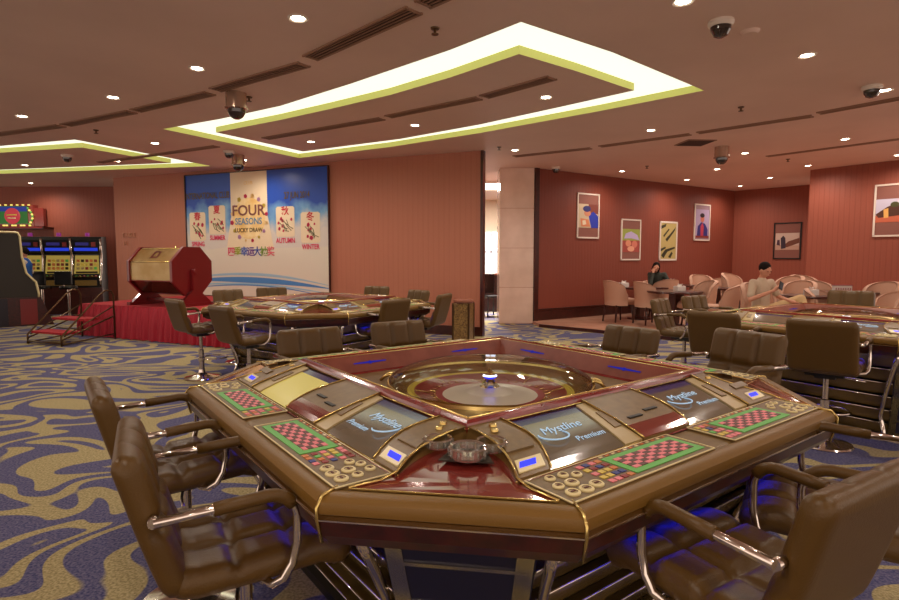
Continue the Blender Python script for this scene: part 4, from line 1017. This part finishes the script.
# ------------------------------------------------------------------ slot machines
def slot_machine(x, y, lab, face=-90, grp='slot machines along the far left wall', big=False):
    t = empty('slot_machine', (x, y, 0), R(face + 90), lab, 'slot machine', grp)
    w, dp = .72, .62
    prof = [(0, .72), (-.02, .95), (.10, 1.02), (.20, 1.58), (.14, 1.62), (.10, 1.95), (.14, 2.03), (dp, 2.05), (dp, .0), (0, .0)] if not big else None
    MB().add([(s * w / 2, yy, z) for s in (-1, 1) for yy, z in prof], [tuple(range(10)), tuple(range(19, 9, -1))] + [(i, 10 + i, 10 + (i + 1) % 10, (i + 1) % 10) for i in range(10)], M['black']).build('cabinet', t)
    e_scr = [emis('slot screen gold', (190, 160, 70), .55), emis('slot top blue', (30, 60, 210), .9), emis('slot top violet', (50, 44, 130), .45)] if 'ss' not in M else M['ss']; M['ss'] = e_scr
    MB().add([(-.29, .108, 1.06), (.29, .108, 1.06), (.27, .194, 1.54), (-.27, .194, 1.54)], [(0, 1, 2, 3)], e_scr[0]).build('reel_screen', t).location = (0, -.012, 0)
    sy_ = MB(); rnd = random.Random(int(x * 10)); cs_ = [M['cellred'], M['yellow'], M['green'], M['deck_dark'], M['strip'], M['orange']]
    for a_ in range(5):
        for b_ in range(3):
            z_ = 1.20 + b_ * .10; y_ = .108 + (z_ - 1.06) * .179 - .016
            sy_.box((-.2 + a_ * .1, y_, z_), (.07, .004, .07), cs_[rnd.randrange(6)])
    sy_.box((0, .182, 1.50), (.5, .004, .05), M['cellred']); sy_.box((0, .098, 1.095), (.5, .004, .05), M['deck_dark']); sy_.build('reel_symbols', t)
    MB().add([(-.29, .136, 1.64), (.29, .136, 1.64), (.29, .102, 1.94), (-.29, .102, 1.94)], [(0, 1, 2, 3)], M['black']).add([(-.27, .128, 1.66), (.27, .128, 1.66), (.27, .12, 1.74), (-.27, .12, 1.74)], [(0, 1, 2, 3)], e_scr[1]).box((-.08, .10, 1.84), (.3, .01, .08), e_scr[2]).box((.18, .10, 1.83), (.1, .01, .12), M['cellred']).build('top_screen', t).location = (0, -.012, 0)
    mb = MB()
    for s in (-1, 1): mb.tube([(s * .34, -.03, .74), (s * .34, -.04, .95), (s * .33, .08, 1.06), (s * .335, .17, 1.55), (s * .34, .12, 1.64), (s * .345, .08, 1.98)], .028, M['chrome'], 8)
    mb.build('side_trim', t)
    mb = MB().box((0, .02, .985), (.6, .16, .03), M['metal_brown'])
    for q in range(6): mb.lathe([(0, .012), (.02, .012), (.024, 0)], [M['green'], M['yellow'], M['pink']][q % 3], 10, c=(-.22 + q * .09, .0, 1.0))
    mb.build('button_deck', t)
    MB().box((0, -.005, .84), (.5, .02, .18), mat('belly glass', (90, 70, 40), .2, emit=(110, 80, 30), es=.2)).build('belly_panel', t)
    MB().box((0, -.03, .35), (.78, .1, .7), M['darkwood']).box((0, -.085, .36), (.3, .02, .2), M['apron']).build('stand_front', t)
    MB().lathe([(0, .09), (.05, .09), (.055, 0)], mat('candle', (130, 40, 120), .3, emit=(150, 40, 140), es=.4), 14, c=(0, .3, 2.05)).build('top_lamp', t)
xs = [(57, 14.7), (86, 14.7), (28, 14.7)]
labs = ['slot machine in the middle of the row by the far wall', 'rightmost slot machine of the row by the far wall, nearest the steps', 'slot machine of the far row partly hidden by the big dark cabinet']
for (px, yy), lb in zip(xs, labs): slot_machine((px - 449.5) / F * yy, yy, lb, -72)
# dark cabinet at the left edge, seen from its side
t = empty('slot_cabinet', (-9.75, 11.8, 0), R(38), 'big dark slot cabinet with cream edge at the left border, on a red base', 'slot machine')
pr_ = [(.55, 2.02), (.58, 1.95), (.60, 1.50), (.66, 1.15), (.82, .95), (.86, .70), (.86, .62), (-1.3, .62), (-1.3, 2.02)]
mb = MB(); n = len(pr_)
mb.add([(x, s, z) for s in (0, .7) for x, z in pr_], [tuple(range(n - 1, -1, -1)), tuple(range(n, 2 * n))] + [(i, (i + 1) % n, n + (i + 1) % n, n + i) for i in range(n)], mat('cabinet olive black', (34, 26, 12), .4)); mb.build('cabinet', t)
mb = MB(); mb.tube([(-1.3, -.01, 2.02), (.5, -.01, 2.03)] + [(x + .01, -.01, z) for x, z in pr_[:7]], .022, M['cream_trim'], 8); mb.build('edge_trim', t)
mb = MB(); q = [(1.12, 0), (.90, .62), (-1.3, .62), (-1.3, 0)]
mb.add([(x, s, z) for s in (-.05, .75) for x, z in q], [(0, 1, 2, 3)[::-1], (4, 5, 6, 7), (0, 1, 5, 4), (1, 2, 6, 5)], M['apron']); mb.box((.15, -.06, .31), (.34, .02, .6), mat('base navy', (24, 16, 30), .3)); mb.box((.68, -.06, .31), (.3, .015, .55), mat('base red', (120, 34, 34), .3)); mb.build('base', t)
# small stools before the far machines
for px, yy, lab in ((42, 14.0, 'dark slot stool with chrome post in front of the hidden slot machine'), (68, 14.0, 'dark slot stool with chrome post between two slot machines')):
    X = (px - 449.5) / F * yy
    t = empty('slot_stool', (X, yy, 0), R(5), lab, 'stool', 'slot stools')
    MB().lathe([(0, .70), (.19, .70), (.2, .74), (.19, .78), (0, .79)], M['black'], 24).build('seat', t)
    MB().box((0, -.2, .98), (.40, .06, .34), M['black']).build('backrest', t, .02)
    MB().tube([(0, -.17, .72), (0, -.2, .85)], .02, M['chrome']).build('back_support', t)
    MB().lathe([(.03, .70), (.03, .04), (.19, .02), (.19, 0)], M['chrome'], 20).build('column', t)
# jackpot sign above the machines
sx_, sz_ = onwall(24, 216, WF)
t = empty('jackpot_sign', (WF[0][0] + sx_ - .15, WF[0][1] - .35, 2.30), 0, 'colourful lit jackpot sign with a round red emblem above the slot machines', 'sign')
MB().box((0, .15, .33), (1.15, .2, .62), M['redgloss']).prism([(.5, .06), (.82, .1), (.82, .22), (.5, .24)], .06, .55, M['redgloss']).build('housing', t)
mb = MB().box((-.05, .04, .36), (.95, .02, .48), emis('sign green', (50, 120, 50), .6)).box((-.05, .03, .52), (.95, .02, .13), emis('sign blue', (40, 60, 160), .6)); mb.build('face_panel', t)
MB().lathe([(0, .02), (.2, .02), (.22, 0)], emis('sign emblem', (210, 60, 70), .7), 24, T=Matrix.Translation((.02, .02, .33)) @ Matrix.Rotation(PI / 2, 4, 'X')).box((.02, -.01, .36), (.28, .01, .035), M['yellow']).box((.02, -.01, .27), (.22, .01, .03), M['cream_trim']).build('emblem', t)
mb = MB(); sy = emis('sign bulbs', (250, 220, 110), 1.2)
for q in range(14): mb.box((-.55 + q * .08, .02, .63), (.05, .03, .035), sy if q % 2 else M['cellred'])
for q in range(9): mb.ball((.47 + .1 * math.sin(q * .42), .03, .10 + q * .055), .03, sy if q % 2 else M['green'], 8, 6)
for q in range(14): mb.box((-.55 + q * .08, .02, .07), (.05, .03, .04), sy if q % 3 else M['cellred'])
mb.build('bulb_row', t)
MB().box((.1, .1, 0), (1.75, .5, .06), M['darkwood']).box((.1, -.14, .01), (1.7, .03, .05), M['cellred']).build('shelf', t)

# ------------------------------------------------------------------ stone bin
t = empty('waste_bin', (.25, 10.05, 0), R(-20), 'square granite waste bin with round ash top at the end of the panelled wall', 'waste bin')
MB().box((0, 0, .34), (.30, .30, .68), M['granite']).build('body', t, .01)
MB().lathe([(.17, .68), (.185, .70), (.185, .73), (.15, .74), (.13, .715), (0, .71)], mat('bin top', (150, 96, 76), .3, .2), 28).build('ash_bowl', t)
mb = MB()
for q in range(4): a = PI / 2 * q + PI / 4; mb.box((.212 * math.cos(a) * .98, .212 * math.sin(a) * .98, .34), (.03, .03, .68), M['metal_brown'])
mb.build('corner_post', t)

# ------------------------------------------------------------------ dining furniture
def make_armchair():
    t = empty('armchair')
    mb = MB(); pad(mb, [(.29, .36), (.29, .43), (.24, .46), (0, .455), (-.2, .45)], .52, .11, 1, 1, M['cream'], quilt=.006, edge=.04); mb.build('seat', t, merge=True)
    # curved tub back
    vs = []; n = 24; hts = [(.36, 1.0, 0), (.5, 1.0, .01), (.72, 1.02, .035), (.86, 1.03, .06), (.90, 1.02, .065)]
    def ringpts(off):
        out = []
        for (z, k, lean) in hts:
            for i in range(n + 1):
                a = R(-8 + 196 * i / n); x = math.cos(a) * (.31 + off) * k; y = -math.sin(a) * (.27 + off) - .02
                zz = z if z < .45 else .45 + (z - .45) * (.30 + .70 * max(0, math.sin(a)) ** .28)
                out.append((x, y - lean * max(0, math.sin(a)), zz))
        return out
    A, B = ringpts(0), ringpts(-.075); m = n + 1; k = len(hts); fs = []
    for j in range(k - 1):
        for i in range(n):
            q = (j * m + i, j * m + i + 1, (j + 1) * m + i + 1, (j + 1) * m + i); fs.append(q[::-1]); fs.append(tuple(x + k * m for x in q))
    for i in range(n): fs.append(((k - 1) * m + i, (k - 1) * m + i + 1, (k - 1) * m + i + 1 + k * m, (k - 1) * m + i + k * m)); fs.append((i + k * m, i + 1 + k * m, i + 1, i))
    for j in range(k - 1):
        for i in (0, n): fs.append((j * m + i, (j + 1) * m + i, (j + 1) * m + i + k * m, j * m + i + k * m))
    MB().add(A + B, fs, M['cream'], True).build('backrest', t)
    for sx in (-1, 1):
        for sy in (-1, 1): MB().tube([(sx * .2, sy * .2, .37), (sx * .23, sy * .24, 0)], [.028, .018], M['darkwood'], 8).build('leg', t)
    return t
ac0 = make_armchair(); acu = [False]
GA = 'cream dining armchairs'
def armchair(px, Y, deg, lab, zs=1.05, s=1.0):
    o = ac0 if not acu[0] else copy_tree(ac0); acu[0] = True
    o.location = ((px - 449.5) / F * Y, Y, STEP); o.rotation_euler = (0, 0, R(deg - 90)); o.scale = (s, s, zs); tag(o, lab, 'chair', GA)
armchair(619, 12.5, 20, 'cream armchair on four dark legs, leftmost by the baseboard', 1.03)
armchair(650, 12.0, 15, 'cream armchair second from left, drawn up to the round dining table', 1.03)
armchair(664, 13.3, 100, 'cream armchair seen from behind in front of the seated woman', 1.03)
armchair(700, 11.3, 190, 'cream armchair at the right of the round dining table, wide back', 1.08)
armchair(722, 10.7, 150, 'cream armchair turned sideways, right behind the small quilted chair', 1.02)
armchair(703, 14.4, 270, 'cream armchair deep in the room under the portrait picture', 1.1)
armchair(717, 13.8, 200, 'cream armchair deep in the room, just right of the one under the portrait', 1.05)
armchair(737, 13.2, 300, 'cream armchair against the corner, dark legs, left of the man', 1.18)
armchair(785, 10.9, 200, 'cream armchair leaning back right beside the man, left of a pair', 1.2)
armchair(797, 10.3, 215, 'cream armchair beside the man, right of the pair', 1.12)
armchair(822, 10.6, 270, 'cream armchair with a broad back behind the tissue box', 1.1)
armchair(829, 9.4, 300, 'cream armchair left of the quilted chair at the right table', 1.0)
armchair(879, 9.9, 200, 'cream armchair at right, higher back, beyond the right table', 1.12)
armchair(884, 8.9, 170, 'cream armchair at right, low side showing, beyond the right table', 1.0)
armchair(807, 11.2, 270, 'cream armchair furthest back behind the pair beside the man', 1.2)
def dtable(px, Y, r, lab, h=.74, square=False):
    X = (px - 449.5) / F * Y; t = empty('dining_table', (X, Y, STEP), R(33), lab, 'table', 'dining tables')
    if square: MB().box((0, 0, h - .02), (2 * r, 2 * r, .04), M['darkwood']).build('tabletop', t, .008)
    else: MB().lathe([(0, h - .04), (r - .02, h - .04), (r, h - .02), (r - .01, h), (0, h)], M['darkwood'], 40).build('tabletop', t)
    MB().box((0, 0, (h - .04) / 2 + .03), (.16, .16, h - .1), M['darkwood']).build('pedestal', t)
    MB().lathe([(0, 0), (.27, 0), (.26, .03), (.09, .05), (0, .05)], M['darkwood'], 28).build('base', t)
    return X, Y, STEP + h
def tissue(X, Y, Z, lab, c=None):
    t = empty('napkin_box', (X, Y, Z), R(20), lab, 'napkin box', 'napkin boxes on the dining tables')
    MB().box((0, 0, .05), (.22, .13, .10), c or M['whitecloth']).build('box', t, .008)
    MB().add([(-.06, -.01, .1), (.06, .01, .1), (.08, .0, .15), (.01, .02, .13), (-.05, -.01, .16), (-.04, .03, .1), (.05, .04, .1)], [(0, 1, 2, 3), (0, 3, 4), (5, 4, 3), (5, 3, 2, 6)], M['whitecloth']).build('tissue', t)
p = dtable(675, 11.6, .55, 'round dark red dining table between cream armchairs'); tissue(p[0] + .1, p[1], p[2], 'white napkin box on the round dining table')
p = dtable(640, 13.0, .45, 'dark dining table in front of the seated woman', square=True); tissue(p[0] - .35, p[1] + .1, p[2], 'white napkin box on the table of the seated woman, left end')
p = dtable(680, 14.2, .4, 'dark dining table behind the round one under the field picture', square=True); tissue(p[0] - .2, p[1], p[2], 'white napkin box on the back table right of the woman')
p = dtable(716, 13.0, .4, 'dark dining table near the portrait picture corner', square=True); tissue(p[0] - .0, p[1] + .2, p[2], 'white napkin box on the table near the corner')
p = dtable(810, 9.7, .45, 'dark dining table to the right of the man', h=.78); tissue(p[0] - .0, p[1] - .05, p[2], 'white napkin box with pulled tissue right of the man')
p = dtable(848, 10.3, .42, 'dark dining table against the right wall', h=.80, square=True)
t = empty('menu_holder', (p[0] - .1, p[1], p[2]), R(-8), 'red and white menu holder standing on the table by the right wall', 'menu holder')
MB().box((0, 0, .06), (.30, .08, .12), M['whitecloth']).box((0, -.042, .05), (.26, .004, .05), M['cellred']).box((0, 0, .125), (.32, .1, .015), M['cellred']).build('body', t)
mb = MB()
for q in range(6): mb.box((-.1 + q * .04, -.046, .055), (.02, .004, .03), M['whitecloth'])
mb.build('print_marks', t)

# ------------------------------------------------------------------ people
def skin_mesh(name, chains, mats, parent, sub=1, extra=None, voxel=.012):
    """chains: list of [(pos, radius), ...]; overlapping ellipsoids fused into one continuous skin"""
    mb = MB()
    if extra: mb.v = list(extra.v); mb.f = list(extra.f); mb.m = [0] * len(mb.f); mb.sm = [True] * len(mb.f); mb.mats = [mats]
    for ch in chains:
        for (p, r), (q, r2) in zip(ch, ch[1:]):
            P, Q = Vector(p), Vector(q); ra = r if isinstance(r, tuple) else (r, r); rb = r2 if isinstance(r2, tuple) else (r2, r2)
            n = max(2, int((Q - P).length / .022))
            for k in range(n + 1):
                f = k / n; c = P.lerp(Q, f); rx = ra[0] + (rb[0] - ra[0]) * f; ry = ra[1] + (rb[1] - ra[1]) * f
                mb.ball(tuple(c), (rx, ry, min(rx, ry)), mats, 12, 8)
    ob = mb.build(name, None, merge=False)
    rm = ob.modifiers.new('r', 'REMESH'); rm.mode = 'VOXEL'; rm.voxel_size = voxel; rm.use_smooth_shade = True
    bpy.context.view_layer.update(); dg = bpy.context.evaluated_depsgraph_get(); m3 = bpy.data.meshes.new_from_object(ob.evaluated_get(dg)); bpy.data.objects.remove(ob)
    ob = bpy.data.objects.new(name, m3); col.objects.link(ob)
    ob.data.materials.clear(); ob.data.materials.append(mats)
    for p_ in ob.data.polygons: p_.use_smooth = True
    ob.name = name; ob.parent = parent; return ob
def lerp(a, b, f): return tuple(a[i] + (b[i] - a[i]) * f for i in range(3))
def person(loc, rz, J, cl, label, scale=1):
    """J: joints with forward = -y. cl: shirt, trousers materials, sleeve fraction"""
    t = empty('person', loc, rz, label, 'person'); t.scale = (scale,) * 3
    H = J['head']; tilt = J.get('tilt', Matrix.Identity(4))
    ex = MB(); TH = Matrix.Translation(H) @ tilt
    ex.ball((0, 0, .015), (.076, .092, .112), M['skin'], 20, 14, T=TH); ex.ball((0, -.025, -.055), (.055, .06, .055), M['skin'], 14, 10, T=TH)
    ex.ball((0, -.098, -.005), (.014, .02, .026), M['skin'], 10, 8, T=TH); ex.ball((0, -.088, -.055), (.028, .014, .01), M['skin'], 10, 6, T=TH)
    for s in (-1, 1): ex.ball((s * .078, .0, 0), (.012, .022, .034), M['skin'], 10, 8, T=TH); ex.ball((s * .03, -.086, .032), (.024, .012, .008), M['skin'], 8, 6, T=TH)
    ch = [[(J['pelvis'], (.14, .11)), (J['waist'], (.125, .095)), (J['chest'], (.15, .11)), (J['neck'], .052), (lerp(J['neck'], H, .6), .048)]]
    for s in 'LR':
        sh, el, wr, hd = J['sh' + s], J['el' + s], J['wr' + s], J['hand' + s]
        ch.append([(lerp(J['chest'], sh, .4), .09), (sh, .056), (lerp(sh, el, .5), .045), (el, .038), (lerp(el, wr, .5), .034), (wr, .025)])
        ch.append([(lerp(J['pelvis'], J['hip' + s], .5), .1), (J['hip' + s], .085), (lerp(J['hip' + s], J['kn' + s], .5), .072), (J['kn' + s], .054), (lerp(J['kn' + s], J['an' + s], .4), .05), (J['an' + s], .034)])
        d = (Vector(hd) - Vector(wr)).normalized(); sdv = d.cross(Vector((0, 0, 1))).normalized(); nv = d.cross(sdv)
        ex.tube([Vector(wr), Vector(wr) + d * .04, Vector(wr) + d * .085], [.024, .032, .03], M['skin'], 10)
        for q in range(4):
            o_ = Vector(wr) + d * .075 + sdv * (-.027 + .018 * q); L_ = (.07, .08, .076, .06)[q]; cv = J.get('curl', .5)
            ex.tube([o_, o_ + d * L_ * .5 - nv * .01 * cv, o_ + d * L_ * (.9 - .3 * cv) - nv * .04 * cv], [.0095, .009, .0075], M['skin'], 7)
        o_ = Vector(wr) + d * .03 - sdv * .025; ex.tube([o_, o_ + d * .035 - sdv * .025, o_ + d * .06 - sdv * .03 - nv * .015], [.011, .0105, .009], M['skin'], 7)
    k_ = lambda r, f: tuple(q * f for q in r) if isinstance(r, tuple) else r * f
    thin = {J['pelvis'], J['waist'], J['chest']}
    nb = []
    for c in ch:
        leg = len(c) > 1 and c[0][0] == J['pelvis'] and c[1][0] != J['waist']; c = [(p, r) for p, r in c]
        if leg: c = [(p, (min(k_(r, 1)) if isinstance(r, tuple) else r)) for p, r in c]
        nb.append([(p, k_(r, .72)) if (p in thin or leg) else ((p, k_(r, .72)) if p in (J['shL'], J['shR']) else (p, r)) for p, r in c])
    if cl.get('sleeve', .5) > .5: nb = [[(p, (k_(r, .7) if p in (J['elL'], J['elR']) else r)) for p, r in c] for c in nb]
    skin_mesh('body', nb, M['skin'], t, 1, ex, .0095)
    # shirt
    sl = cl.get('sleeve', .5); ch = [[(J['pelvis'], (.155, .125)), (J['waist'], (.145, .118)), (J['chest'], (.15, .115)), (lerp(J['chest'], J['neck'], .72), .075)]]
    for s in 'LR':
        sh, el, wr = J['sh' + s], J['el' + s], J['wr' + s]
        c = [(lerp(J['chest'], sh, .4), .095), (sh, .062)]
        if sl <= .5: c.append((lerp(sh, el, .75), .062))
        else: c += [(lerp(sh, el, .5), .058), (el, .052), (lerp(el, wr, .5), .046), (lerp(el, wr, .9), .038)]
        ch.append(c)
    skin_mesh('shirt', ch, cl['shirt'], t, 1, None, .012)
    ch = []
    ch.append([(J['pelvis'], (.158, .13)), (lerp(J['pelvis'], J['waist'], .3), (.15, .122))])
    for s in 'LR': ch.append([(lerp(J['pelvis'], J['hip' + s], .5), .12), (J['hip' + s], .10), (lerp(J['hip' + s], J['kn' + s], .5), .086), (J['kn' + s], .07), (lerp(J['kn' + s], J['an' + s], .5), .062), (lerp(J['kn' + s], J['an' + s], .92), .05)])
    skin_mesh('trousers', ch, cl['trousers'], t, 1, None, .012)
    for s in 'LR':
        a = J['an' + s]; fd = J.get('foot' + s, (0, -1, 0))
        MB().ball((a[0] + fd[0] * .06, a[1] + fd[1] * .06, a[2] - .045), (.045 + .07 * abs(fd[0]), .045 + .08 * abs(fd[1]), .045), M['black'], 14, 8).build('shoe', t)
    # hair
    hb = MB(); hl = cl.get('hair', 0)
    hb.ball((0, .018, .045), (.086, .098, .098), M['hair'], 20, 12, T=TH)
    if hl: hb.ball((0, .05, -.03), (.088, .065, .12), M['hair'], 18, 12, T=TH); [hb.ball((s * .07, -.01, -.02), (.026, .05, .10), M['hair'], 12, 10, T=TH) for s in (-1, 1)]
    # face opening: the hair shell sits behind the brow line
    hb.v = [v if True else v for v in hb.v]; hb.build('hair', t)
    eb = MB()
    for s in (-1, 1): eb.ball((s * .03, -.088, .012), (.013, .006, .006), M['hair'], 8, 6, T=TH)
    eb.build('eyes', t); return t
def sitJ(**k):
    J = dict(pelvis=(0, 0, .56), waist=(0, .01, .74), chest=(0, .01, .93), neck=(0, 0, 1.09), head=(0, -.03, 1.22), shL=(-.165, 0, 1.015), shR=(.165, 0, 1.015), elL=(-.24, -.08, .76), elR=(.24, -.08, .76), wrL=(-.2, -.3, .72), wrR=(.2, -.3, .72), handL=(-.17, -.4, .71), handR=(.17, -.4, .71),
             hipL=(-.1, -.04, .54), hipR=(.1, -.04, .54), knL=(-.14, -.46, .54), knR=(.14, -.46, .54), anL=(-.14, -.44, .09), anR=(.14, -.44, .09))
    J.update(k); return J
mx_, my_ = (762 - 449.5) / F * 9.35, 9.35
person((mx_, my_, STEP), R(8), sitJ(tilt=Matrix.Rotation(R(22), 4, 'X') @ Matrix.Rotation(R(12), 4, 'Z'), head=(.0, -.06, 1.22), elL=(-.27, -.10, .74), wrL=(-.02, -.32, .90), handL=(.06, -.34, .98), elR=(.29, -.02, .78), wrR=(.33, -.25, .72), handR=(.36, -.33, .70),
       knR=(.52, -.26, .76), anR=(.50, -.52, .36), knL=(-.12, -.46, .55)), dict(shirt=M['tshirt'], trousers=M['trousers'], sleeve=.5), 'man in grey t-shirt and beige trousers sitting with legs crossed, looking at a phone', 1.0)
t = MB().box((0, 0, 0), (.075, .012, .145), M['black']).box((0, -.008, 0), (.065, .002, .125), mat('phone glass', (50, 60, 70), .1)).build('mobile_phone'); t.location = (mx_ + .10, my_ - .38, 1.04); t.rotation_euler = (R(-25), R(35), R(10)); tag(t, 'black phone held up by the seated man', 'phone')
armchair(762, 9.75, 275, 'cream armchair the man in the grey t-shirt sits in', 1.1)
wx, wy = (657 - 449.5) / F * 13.55, 13.55
person((wx, wy, STEP), R(-12), sitJ(tilt=Matrix.Rotation(R(12), 4, 'Y') @ Matrix.Rotation(R(10), 4, 'X'), head=(-.04, -.06, 1.18), elL=(-.2, -.36, .80), wrL=(-.12, -.19, 1.06), handL=(-.10, -.15, 1.14), elR=(.26, -.16, .80), wrR=(.05, -.36, .80), handR=(-.05, -.40, .80)),
       dict(shirt=M['darkcloth'], trousers=M['darkcloth'], sleeve=1, hair=1), 'woman in a dark jacket sitting at a table, cheek resting on her hand')
armchair(657, 13.85, 285, 'cream armchair under the seated woman, hidden behind her', .95)
px_, py_ = (26 - 449.5) / F * 13.4, 13.4
t = person((px_, py_, 0), R(-70), dict(pelvis=(0, 0, .95), waist=(0, 0, 1.1), chest=(0, 0, 1.3), neck=(0, 0, 1.46), head=(0, -.02, 1.59), shL=(-.19, 0, 1.4), shR=(.19, 0, 1.4), elL=(-.24, .04, 1.13), elR=(.24, .04, 1.13), wrL=(-.2, -.2, 1.08), wrR=(.2, -.2, 1.08), handL=(-.18, -.3, 1.08), handR=(.18, -.3, 1.08),
       hipL=(-.1, 0, .92), hipR=(.1, 0, .92), knL=(-.11, -.02, .5), knR=(.11, -.02, .5), anL=(-.11, 0, .09), anR=(.11, 0, .09)), dict(shirt=M['whitecloth'], trousers=M['darkcloth'], sleeve=1), 'attendant in white sleeves and blue vest standing by the slot machines')
skin_mesh('vest', [[((0, 0, .98), (.16, .13)), ((0, 0, 1.12), (.155, .126)), ((0, 0, 1.3), (.182, .142)), ((0, 0, 1.4), (.12, .09))]], M['bluecloth'], t, 1, None, .014)

# ------------------------------------------------------------------ light and world
w = bpy.data.worlds.new('world'); scn.world = w; w.use_nodes = True
bg = w.node_tree.nodes['Background']; bg.inputs[0].default_value = (1.0, .79, .66, 1); bg.inputs[1].default_value = 1.4
scn.view_settings.view_transform = 'Standard'; scn.view_settings.look = 'None'; scn.view_settings.gamma = 1; scn.view_settings.exposure = 0
scn.view_settings.use_curve_mapping = False
scn.cycles.use_denoising = True; scn.cycles.max_bounces = 8; scn.cycles.transparent_max_bounces = 12; scn.cycles.sample_clamp_indirect = 4
